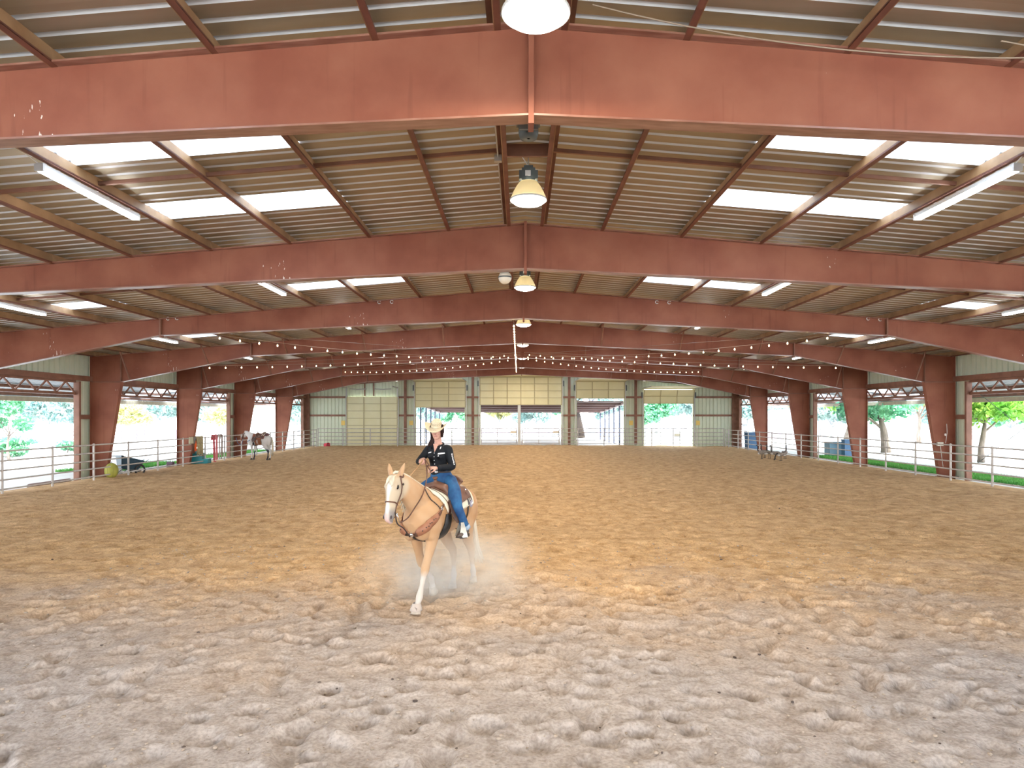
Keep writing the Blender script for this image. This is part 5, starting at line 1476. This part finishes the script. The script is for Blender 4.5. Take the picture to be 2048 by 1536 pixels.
for row in range(2):
    for k in range(16):
        a = 2 * PI * (k + .5 * row) / 16
        MB().ell(hatp(.0955 * math.cos(a), .0795 * math.sin(a), .052 + .016 * row), (.006, .006, .005), None, 6, 4).build('vent_hole', mat('hat_vent', (.20, .14, .08)), hat)
# ================================================================== dust kicked up round the hooves
def dust():
    mb = MB(); mb.ell((0, 0, 0), (1, 1, 1), None, 24, 14)
    m = bpy.data.materials.new('dust_haze'); m.use_nodes = True
    nt = m.node_tree; L = nt.links; nt.nodes.remove(nt.nodes['Principled BSDF'])
    vol = nt.nodes.new('ShaderNodeVolumeScatter'); vol.inputs['Color'].default_value = (.96, .82, .68, 1); vol.inputs['Anisotropy'].default_value = .2
    tc = nt.nodes.new('ShaderNodeTexCoord')
    ln = nt.nodes.new('ShaderNodeVectorMath'); ln.operation = 'LENGTH'; L.new(tc.outputs['Object'], ln.inputs[0])
    fo = nt.nodes.new('ShaderNodeMapRange'); fo.inputs[1].default_value = 1.0; fo.inputs[2].default_value = .15; fo.inputs[3].default_value = 0; fo.inputs[4].default_value = 1; fo.interpolation_type = 'SMOOTHSTEP'
    L.new(ln.outputs['Value'], fo.inputs[0])
    mp = nt.nodes.new('ShaderNodeMapping'); mp.inputs['Scale'].default_value = (1.3, 1.0, .7); L.new(tc.outputs['Object'], mp.inputs[0])
    n = nt.nodes.new('ShaderNodeTexNoise'); n.inputs['Scale'].default_value = 2.2; n.inputs['Detail'].default_value = 4; n.inputs['Distortion'].default_value = .6
    L.new(mp.outputs[0], n.inputs['Vector'])
    r = nt.nodes.new('ShaderNodeMapRange'); r.inputs[1].default_value = .36; r.inputs[2].default_value = .68; L.new(n.outputs['Fac'], r.inputs[0])
    mu = nt.nodes.new('ShaderNodeMath'); mu.operation = 'MULTIPLY'; L.new(fo.outputs[0], mu.inputs[0]); L.new(r.outputs[0], mu.inputs[1])
    m2 = nt.nodes.new('ShaderNodeMath'); m2.operation = 'MULTIPLY'; m2.inputs[1].default_value = 2.5; L.new(mu.outputs[0], m2.inputs[0])
    L.new(m2.outputs[0], vol.inputs['Density']); L.new(vol.outputs[0], nt.nodes['Material Output'].inputs['Volume'])
    o = mb.build('dust_cloud', m, None, True); o.location = (-1.08, 9.85, .36); o.scale = (1.65, 1.25, .85); o.rotation_euler = (0, -.12, -.3)
    tag(o, 'pale cloud of dust round the hooves of the palomino', 'dust', kind='stuff')
dust()

# ================================================================== tied paint horse
STAND = dict(
    neck=[(.40, 0, 1.26, .18, .29), (.56, 0, 1.39, .145, .25), (.72, 0, 1.50, .12, .205), (.87, 0, 1.58, .10, .16), (.98, 0, 1.62, .09, .13), (1.06, 0, 1.63, .075, .10)],
    head=dict(poll=(1.08, 0, 1.66), muzzle=(1.38, 0, 1.20)),
    legs=[dict(st=[(.46, s * .15, 1.18, .085, .16), (.47, s * .155, 1.02, .085, .135), (.47, s * .145, .86, .070, .095), (.47, s * .135, .70, .054, .066), (.475, s * .13, .57, .055, .06), (.475, s * .125, .52, .052, .056),
                   (.47, s * .12, .45, .036, .042), (.47, s * .115, .33, .031, .038), (.475, s * .112, .215, .044, .05), (.50, s * .11, .15, .036, .040), (.515, s * .11, .095, .046, .048)], hoof=(.52, s * .11, .098)) for s in (-1, 1)] +
         [dict(st=[(-.48, s * .15, 1.15, .12, .22), (-.45, s * .165, .98, .115, .185), (-.50, s * .155, .83, .085, .125), (-.60, s * .14, .68, .060, .085), (-.69, s * .13, .57, .053, .075), (-.70, s * .125, .50, .048, .058),
                   (-.69, s * .12, .40, .034, .042), (-.68, s * .115, .28, .032, .038), (-.675, s * .112, .20, .045, .052), (-.655, s * .11, .14, .036, .040), (-.635, s * .11, .095, .046, .048)], hoof=(-.63, s * .11, .098)) for s in (-1, 1)])
px_, py_ = at(518, 41.5)
P_RZ = math.radians(163)      # head towards the fence on the left, rump to the right and nearer
PO = (px_ + .05, py_, -.09); PSC = 1.0
ph = thing('paint_horse', 'brown and white paint horse tied at the left fence, rump towards us', 'horse', PO, P_RZ)
qme, QH = horse_mesh('paint_coat', STAND, .022)
C = coords(qme); x, y, z = C[:, 0], C[:, 1], C[:, 2]
wob = vnoise(x * 3 + 11, z * 3 + y * 2)
chest = sstep(-.20, -.10, x + .12 * (wob - .5)) * sstep(.42, .34, x + .1 * (wob - .5)) * sstep(.82, .88, z)
brown = np.array([.30, .11, .045]); wh = np.array([.68, .66, .64]); dk = np.array([.02, .02, .035])
bel = sstep(-.34, -.24, x) * sstep(.42, .36, x)
k = np.maximum(chest, bel * sstep(.85, .9, z))[:, None]
c = wh * (1 - k) + brown * k
k2 = (np.exp(-(((x - .0) / .05) ** 2 + ((z - 1.15) / .16) ** 2)))[:, None]; c = c * (1 - k2) + wh * k2
hd = sstep(1.02, 1.12, x)[:, None]; c = c * (1 - hd) + np.array([.22, .10, .06]) * hd
for sy, xa, xb, zz in ((1, .2, .9, .62), (-1, -1, -.2, .75)):
    kk = ((y * sy < 0) & (x > xa) & (x < xb)) * sstep(zz, zz - .15, z); kk = kk[:, None]; c = c * (1 - kk) + dk * kk
set_colors(qme, 'coat', c)
link('body', qme, M_COAT, ph, True)
add_hooves(ph, STAND, mat('dark_hoof', (.06, .05, .05), rough=.6))
st = []
for k in range(22):
    a = q.uniform(-1, 1); b = q.uniform(-1, 1); e = q.uniform(.8, 1.1)
    st.append(([(-.80, a * .02, 1.42), (-.88, a * .04, 1.34), (-.92 + b * .02, a * .06, 1.05), (-.92 + b * .03, a * .07, .70), (-.90 + b * .04, a * .07, .70 - .42 * e)], .022))
hair_strands('tail', ph, st, M_MANE)
st = []
for k in range(16):
    t = k / 15; p0 = Vector((.42, 0, 1.58)).lerp(Vector((1.04, 0, 1.75)), t)
    st.append(([p0, p0 + Vector((0, -.07, .01)), p0 + Vector((.02, -.15, -.14)), p0 + Vector((.03, -.165, -.26))], .026))
hair_strands('mane', ph, st, mat('grey_mane', (.50, .50, .54), rough=.6))
for s in (-1, 1): MB().ell(QH['hp'](.25, -.045, s * .094), (.026, .016, .020)).build('eye', M_EYE, ph, True)
QBVH = BVHTree.FromPolygons([v.co.copy() for v in qme.vertices], [tuple(p.vertices) for p in qme.polygons])
make_saddle(QBVH, PO, P_RZ, 'dark western saddle on the tied paint horse', 'dark rust saddle blanket on the tied paint horse', lite=True, pad_m=mat('rust_blanket', (.26, .09, .05), rough=.9))
bl = thing('folded_blanket', 'striped brown and cream blanket roll laid behind the saddle of the paint horse', 'blanket', PO, P_RZ)
for k, (a, b, mm) in enumerate([(-.62, -.50, mat('maroon_wool', (.12, .05, .05), rough=.9)), (-.50, -.45, M_PAD), (-.45, -.38, mat('brown_wool', (.10, .06, .045), rough=.9)), (-.38, -.33, M_PAD)]):
    drape(QBVH, lambda th: (a - .10 * math.cos(th) * (1 if k == 0 else 0), b), -.75, .85, .05, .03, 4, 12).build('blanket_stripe', mm, bl, True)
hl = thing('halter_rope', 'blue halter and lead rope from the paint horse to the fence', 'halter', PO, P_RZ)
strap(QBVH, [QH['hp'](.62, -.08, 0), QH['hp'](.62, 0, .07), QH['hp'](.64, .08, .03), QH['hp'](.64, .08, -.03), QH['hp'](.62, 0, -.07), QH['hp'](.62, -.08, 0)], .03, .01, .006, n=4).build('noseband', M_LEATHD, hl)
strap(QBVH, [QH['hp'](.64, .06, .06), QH['hp'](.3, .05, .12), QH['hp'](.0, .05, .08), QH['hp'](-.02, .08, 0), QH['hp'](.0, .05, -.08), QH['hp'](.3, .05, -.12), QH['hp'](.64, .06, -.06)], .03, .01, .006, n=4).build('headpiece', M_LEATHD, hl)
MB().tube(smooth_path([QH['hp'](.7, .1, 0), (1.35, 0, .95), (1.6, 0, 1.0), (1.75, 0, 1.35)], 5), .014, 6).build('lead_rope', mat('blue_rope', (.10, .16, .30), rough=.8), hl)
strap(QBVH, [(.80, s_ * .0, 1.05) if s_ == 0 else (.5, s_ * .28, 1.22) for s_ in (-1, 0, 1)], .04, .01, .006).build('chest_strap', mat('blue_strap', (.10, .18, .32), rough=.7), hl)

# ================================================================== things by the left fence
M_TEAL = mat('teal_plastic', (.004, .20, .24), rough=.4, var=.08, vscale=3)
mx, my = at(396, 38.6)
mbk = thing('mounting_block', 'teal plastic mounting block with three steps by the left fence', 'mounting block', (mx, my, -.09), math.radians(8)); mbk.scale.z = 1.3
for k, (x0, x1, h) in enumerate([(-.52, -.02, .62), (-.02, .28, .42), (.28, .62, .18)]):
    MB().prism_y([(x0, 0), (x1, 0), (x1, h), (x0, h)], -.33, .33).build('step_body', M_TEAL, mbk)
    MB().box(((x0 + x1) / 2 + .02, 0, h + .012), (x1 - x0 + .05, .70, .024)).build('tread', mat('teal_tread', (.03, .26, .27), rough=.5), mbk)
# wheelbarrow outside the fence
wx, wy = at(250, 31.8)
wbx = thing('wheelbarrow', 'dark blue tipped cart leaning outside the left fence', 'wheelbarrow', (wx, wy + .3, -.2), math.radians(50)); wbx.scale = (.85, .85, .95)
M_NAVY = mat('navy_plastic', (.012, .045, .075), rough=.45, var=.1, vscale=3)
tub = MB(); R4 = Matrix.Rotation(.25, 3, 'Y')
tub.rings([[Vector((.0, 0, .55)) + R4 @ Vector((a * sx, b * sy, z)) for a, b in ((-1, -1), (1, -1), (1, 1), (-1, 1))] for z, sx, sy in ((.32, .62, .42), (-.28, .42, .30), (-.25, .39, .27), (.32, .58, .38))], False)
tub.add([(0, 0, 0)], []); tub.v.pop()
tub.build('tub', M_NAVY, wbx)
MB().rings([[Vector((.0, 0, .55)) + R4 @ Vector((a * sx, b * sy, z)) for a, b in ((-1, -1), (1, -1), (1, 1), (-1, 1))] for z, sx, sy in ((-.26, .41, .29), (-.23, .41, .29))]).build('tub_floor', M_NAVY, wbx)
for s in (-1, 1):
    MB().tube([(.42, s * .38, .28 + .28 * math.cos(a) * 0) for a in (0, 1)], .01).v
    wh_ = MB()
    rg = []
    for k in range(21):
        a = 2 * PI * k / 20; rg.append((.45 + .24 * math.cos(a), s * .36, .25 + .24 * math.sin(a)))
    wh_.tube(rg, .05, 8).build('tyre', M_BLACK, wbx, True)
    MB().ell((.45, s * .36, .25), (.09, .03, .09)).build('wheel_hub', M_GALV, wbx, True)
    MB().tube([(.45, s * .30, .28), (-.2, s * .32, .30), (-.62, s * .30, .0)], .02, 6).build('frame_tube', M_DKGREY, wbx)
    MB().tube([(.55, s * .34, .55), (.95, s * .30, .75)], .018, 6).build('handle', M_DKGREY, wbx)
MB().tube([(.45, -.36, .25), (.45, .36, .25)], .018, 6).build('axle', M_DKGREY, wbx)
# exercise ball
bx_, by_ = at(220, 29.7)
bl_ = thing('exercise_ball', 'olive green horse ball leaning by the fourth left column', 'ball', (bx_ - .03, by_ + .15, -.12))
bl_.scale = (.84, .84, .92); MB().ell((0, 0, .34), (.33, .33, .36), None, 24, 16).build('ball_cover', mat('olive_cover', (.34, .33, .06), rough=.7, var=.1, vscale=3), bl_, True)
for k in range(4):
    MB().tube([(.335 * math.sin(t) * math.cos(k * PI / 4), .335 * math.sin(t) * math.sin(k * PI / 4), .34 + .365 * math.cos(t)) for t in [2 * PI * i / 24 for i in range(25)]], .006, 5).build('seam', mat('olive_seam', (.22, .22, .04)), bl_)
MB().tube([(0, 0, .69), (.03, 0, .74), (0, 0, .76), (-.03, 0, .72)], .012, 6).build('handle', M_BLACK, bl_)
# white barrel behind it
vx, vy = at(229, 33.0)
wbr = thing('white_bin', 'white plastic bin standing behind the olive ball', 'bin', (vx, vy, -.21))
MB().prism_y([(-.24, 0), (.24, 0), (.28, .85), (-.28, .85)], -.22, .22).build('bin_body', M_WHITE, wbr)
MB().box((0, 0, .87), (.62, .5, .05)).build('bin_lid', mat('grey_lid', (.4, .42, .42)), wbr)
# saddle blanket and vest over the rail
def hang(name, label, cat, px, w, drop_f, drop_b, m, wav, seed, yoff=0, ztop=1.53):
    d = FXL / ((px - 1040) / F_PX); t = thing(name, label, cat, (FXL, d + yoff, -.1))
    mb = MB(); qq = random.Random(seed); rg = []
    NY = 9
    for j in range(NY):
        yy = -w / 2 + w * j / (NY - 1); o = wav * math.sin(j * 1.7 + seed); lf = drop_f * (1 - .12 * abs(math.sin(j * .9 + seed)))
        out = [(.07 + o, yy, ztop - lf), (.085 + o * .7, yy, ztop - lf * .5), (.06, yy, ztop - .06), (.03, yy, ztop), (-.03, yy, ztop), (-.06, yy, ztop - .06), (-.085 - o * .5, yy, ztop - drop_b)]
        inn = [(a * .72, b, c - .012 if c > ztop - .03 else c) for a, b, c in reversed(out)]
        rg.append([Vector(p) for p in out + inn])
    mb.rings(rg); mb.build(name + '_cloth', m, t, True); return t
hang('horse_blanket', 'tan wool blanket hung over the rail above the mounting block', 'blanket', 398, .75, 1.15, .6, mat('tan_wool', (.36, .31, .18), rough=.95, var=.25, vscale=9), .05, 3, ztop=1.58)
hang('brown_vest', 'dark brown leather vest hung over the rail beside the tan blanket', 'vest', 387, .34, .95, .4, mat('brown_vest', (.13, .05, .03), rough=.7), .03, 5, yoff=-.15, ztop=1.57)
hang('orange_vest', 'orange safety vest hanging beside the brown vest', 'vest', 390.5, .30, .62, .1, mat('orange_vest', (.85, .13, .02), rough=.7), .02, 8, yoff=-.15, ztop=1.34)
bsx, bsy = at(362.5, 36.6)
sg = thing('rail_bag', 'pale feed bag with grey strap hung on the rail at the fifth left column', 'bag', (FXL + .07, 36.9, 1.10))
MB().prism_y([(-.03, 0), (.03, 0), (.02, .36), (-.02, .36)], -.32, .12).build('bag_body', mat('pale_bag', (.52, .50, .36), rough=.8), sg)
MB().box((.035, .22, .18), (.03, .12, .36)).build('bag_strap', mat('grey_strap', (.22, .21, .20)), sg)
# red and pink ropes, thin coils over the rails
for k, (pxx, col, lab) in enumerate([(425.5, (.60, .12, .14), 'red lead rope looped over the rail beside the mounting block'), (431, (.66, .22, .24), 'pink lead rope hanging from the rail'), (437, (.60, .52, .50), 'pale cord bundle hanging from the rail by the post'),
                                     (442, (.30, .22, .18), 'brown cord hanging from the rail nearest the tied horse')]):
    d = FXL / ((pxx - 1040) / F_PX); t = thing('lead_rope', lab, 'rope', (FXL, d, -.1), group='lead ropes on the left rail')
    mm = mat('rope_%d' % k, col, rough=.85); qq = random.Random(k)
    for j in range(4 if k < 2 else 3):
        b0 = (j - 1.5) * .055; b1 = b0 + qq.uniform(-.04, .04); bot = .10 + .12 * j * (k > 1) + .04 * qq.random()
        MB().tube(smooth_path([(-.06, b0, 1.3), (-.03, b0, 1.56), (.05, b0, 1.56), (.07, b0, 1.2), (.07, b1, .7), (.08, b1, bot)], 5), .024, 6).build('rope_strand', mm, t, True)
    MB().ell((.05, 0, 1.54), (.055, .10, .05)).build('knot', mm, t, True)
    if k == 0: MB().tube([(.1, -.1, .06), (.14, .05, .05), (.1, .18, .05)], .03, 6).build('rope_end', mm, t, True)
# small step stool and rubber mats beside the block
sx_, sy_ = at(412, 40.2)
stl = thing('metal_stool', 'small grey metal stool behind the mounting block', 'stool', (sx_ - .3, sy_, -.10))
for a, b in ((-.2, -.15), (.2, -.15), (-.2, .15), (.2, .15)): MB().bar((a, b, 0), (a * .9, b * .9, .72), .04, .04).build('leg', M_GALV, stl)
MB().box((0, 0, .74), (.46, .36, .05)).build('seat', M_DKGREY, stl)
bx1, by1 = at(354, 36.4)
tag(MB().box((bx1 - .35, by1, -.02), (.3, .25, .34)).build('electric_box', mat('purple_brown_box', (.10, .05, .08))), 'small dark purple box at the foot of the fifth left column', 'box')
# red bucket lying by the end wall
rbx = thing('red_bucket', 'red rubber bucket lying at the left of the end wall', 'bucket', (-16.9, 59.2, .06), math.radians(60))
rbx.rotation_euler = (PI / 2, 0, math.radians(60))
MB().lathe([(.02, -.2), (.16, -.2), (.21, .2), (.22, .2), (.22, .22), (.19, .2), (.15, -.17), (.02, -.17)], 20).build('bucket_shell', mat('red_rubber', (.55, .03, .06), rough=.6), rbx, True)
MB().tube([(.21 * math.cos(a), .05 + .0 * a, .2 + .12 * math.sin(a)) for a in [PI * k / 10 for k in range(11)]], .008, 5).build('bail', M_GALV, rbx)
# electrical boxes on the fourth right column and jamb
eb = thing('outlet_box', 'pale outlet box with conduit on the fourth right column', 'outlet box', (CX + 18.55, FY[3] - .14, 1.35))
MB().box((0, 0, 0), (.26, .10, .16)).build('box_body', M_CREAM, eb)
MB().tube([(.0, -.03, -.08), (.05, -.03, -.5), (.12, -.03, -1.0)], .014, 6).build('drop_cable', M_GALV, eb)
MB().tube([(.25, 0, .05), (.32, 0, .5), (.30, 0, .9)], .012, 6).build('riser_cable', M_GALV, eb)
MB().ell((.22, -.03, .42), (.04, .04, .06)).build('socket_cover', M_WHITE, eb, True)

# ================================================================== geese at the right
M_GOOSE = mat('grey_brown_feathers', (.20, .165, .14), rough=.8, col2=(.34, .30, .26), vscale=9, stretch=(1, 3, 3))
M_GBLK = mat('black_feathers', (.012, .012, .014), rough=.7); M_GWHT = mat('white_feathers', (.72, .70, .68), rough=.8)
def goose(label, px, d, rz, up):
    x, y = at(px, d); t = thing('goose', label, 'goose', (x, y, gz(x, y) + .0), rz, group='geese by the right fence')
    mb = MB(); mb.loft([(-.34, 0, .40, .02, .015), (-.25, 0, .40, .07, .05), (-.10, 0, .39, .12, .10), (.06, 0, .39, .125, .12), (.18, 0, .40, .09, .10), (.25, 0, .43, .04, .05)], n=14)
    link('body', remesh(mb, 'goose_body', .02, 4), M_GOOSE, t, True)
    if up: nk = [(.20, 0, .44), (.26, 0, .56), (.25, 0, .70), (.26, 0, .80)]; hd_ = Vector((.29, 0, .83)); bk_ = Vector((.37, 0, .81))
    else: nk = [(.20, 0, .44), (.33, 0, .42), (.42, 0, .28), (.46, 0, .14)]; hd_ = Vector((.48, 0, .10)); bk_ = Vector((.53, 0, .03))
    MB().tube(smooth_path(nk, 4), .032, 8).build('neck', M_GBLK, t, True)
    hh = MB().ell(hd_, (.055, .035, .04)).build('head', M_GBLK, t, True)
    MB().tube([hd_, bk_], [.02, .008], 6).build('bill', M_GBLK, hh, True)
    MB().ell(hd_ + Vector((-.02, 0, -.012)), (.02, .038, .022)).build('cheek_patch', M_GWHT, hh, True)
    MB().ell((-.22, 0, .34), (.12, .08, .06)).build('white_rump', M_GWHT, t, True); MB().ell((.16, 0, .36), (.09, .09, .09)).build('pale_breast', M_GWHT, t, True)
    MB().ell((-.36, 0, .41), (.07, .05, .015)).build('tail', M_GBLK, t, True)
    for s in (-1, 1):
        MB().ell((-.08, s * .115, .42), (.22, .03, .075)).build('wing', M_GOOSE, t, True)
        MB().tube([(.0, s * .05, .30), (.01, s * .055, .15), (.0, s * .055, .01)], .012, 6).build('leg', M_GBLK, t)
        MB().prism_y([(-.02, .0), (.09, .0), (.09, .012), (-.02, .018)], s * .055 - .035, s * .055 + .035).build('foot', M_GBLK, t)
for a in [('leftmost goose of the flock by the right fence, head up', 1524, 42.0, 2.6, True), ('goose just behind the leftmost one, head up', 1530, 43.4, 2.3, True), ('small-looking goose alone between the two pairs', 1539, 42.6, 1.9, True),
          ('goose in the right-hand group, head lowered, turned left', 1551, 41.8, 2.9, True), ('nearest goose, grazing with its neck down', 1562, 40.4, 3.5, False), ('rightmost goose by the right fence, head up', 1570, 42.4, .9, True)]:
    goose(*a)
# ================================================================== yard things seen through the bays
def yard_bin(px, d, w, h, m, label, name='trash_bin'):
    x, y = at(px, d); t = thing(name, label, 'bin', (x, y, -.22))
    MB().prism_y([(-w / 2, 0), (w / 2, 0), (w * .55, h), (-w * .55, h)], -w / 2, w / 2).build('bin_body', m, t)
    MB().box((0, 0, h + .04), (w * 1.2, w * 1.15, .08)).build('bin_lid', m, t)
    for s in (-1, 1): MB().tube([(s * w * .4 - .04, w / 2, .1), (s * w * .4 + .04, w / 2, .1)], .1, 10).build('wheel', M_BLACK, t)
M_BLUEP = mat('blue_plastic', (.05, .13, .26), rough=.5)
yard_bin(1667, 47, .85, .95, mat('pale_blue_plastic', (.16, .28, .36), rough=.5), 'pale blue bin outside right of the sixth right column')
yard_bin(1694, 46, .5, 1.15, M_BLUEP, 'tall dark blue bin beside the fifth right column')
yard_bin(1502, 58, .8, 1.35, M_BLUEP, 'dark blue bin behind the farthest right column')
# low shed
sx0, sy0 = at(1572, 84)
shd = thing('shed', 'grey shed with pitched roof seen between the right columns', 'shed', (sx0, sy0, -.22))
M_SHED = mat('mauve_siding', (.34, .29, .33), rough=.8)
for k in range(10): MB().box((-2.7 + .6 * k, 0, 1.2), (.58, 3.6, 2.4)).build('siding_board', M_SHED, shd)
MB().prism_y([(-3.2, 2.4), (3.2, 2.4), (0, 3.7)], -2.0, 2.0).build('roof', mat('shed_roof', (.25, .22, .24), rough=.8), shd)
MB().box((-.8, -1.83, 1.0), (1.0, .06, 2.0)).build('shed_door', mat('shed_door', (.45, .40, .43), rough=.8), shd)
# distant horse-panel fences and a bench outside
def far_fence(label, p0, p1, n, h=1.2, rails=3, m=None):
    t = thing('paddock_fence', label, 'fence', (p0[0], p0[1], -.22), group='paddock fences in the yard')
    a = Vector((0, 0, 0)); b = Vector((p1[0] - p0[0], p1[1] - p0[1], 0)); m = m or M_PIPE
    for k in range(n + 1):
        p = a.lerp(b, k / n); MB().box(p + Vector((0, 0, h / 2)), (.12, .12, h)).build('post', m, t)
    for r in range(rails): MB().bar(a + Vector((0, 0, h * (r + .7) / rails)), b + Vector((0, 0, h * (r + .7) / rails)), .05, .10).build('rail', m, t)
M_MAUVE = mat('mauve_rail', (.30, .26, .34), rough=.7)
far_fence('mauve paddock fence across the second left bay', at(225, 78), at(352, 82), 8, m=M_MAUVE)
far_fence('mauve paddock fence across the first left bay', at(20, 70), at(155, 74), 7, m=mat('brown_rail', (.28, .16, .17), rough=.7))
far_fence('paddock fence across the widest doorway', at(940, 100), at(1270, 100), 12, m=M_MAUVE)
far_fence('second paddock fence farther out beyond the doors', at(820, 118), at(1400, 118), 16, m=M_MAUVE)
far_fence('paddock fence beyond the right bays', at(1640, 88), at(2060, 70), 14, m=M_PIPE)
# parking bollards / logs by the left bay
lgx, lgy = at(75, 27.2)
tag(MB().tube([(FXL - .9, 26.0, -.10), (FXL - .9, 28.3, -.10)], .10, 10).build('timber_log', mat('log_brown', (.30, .20, .17), rough=.9, var=.2, vscale=3), None, True), 'brown timber log on the ground outside the first left bay', 'log')
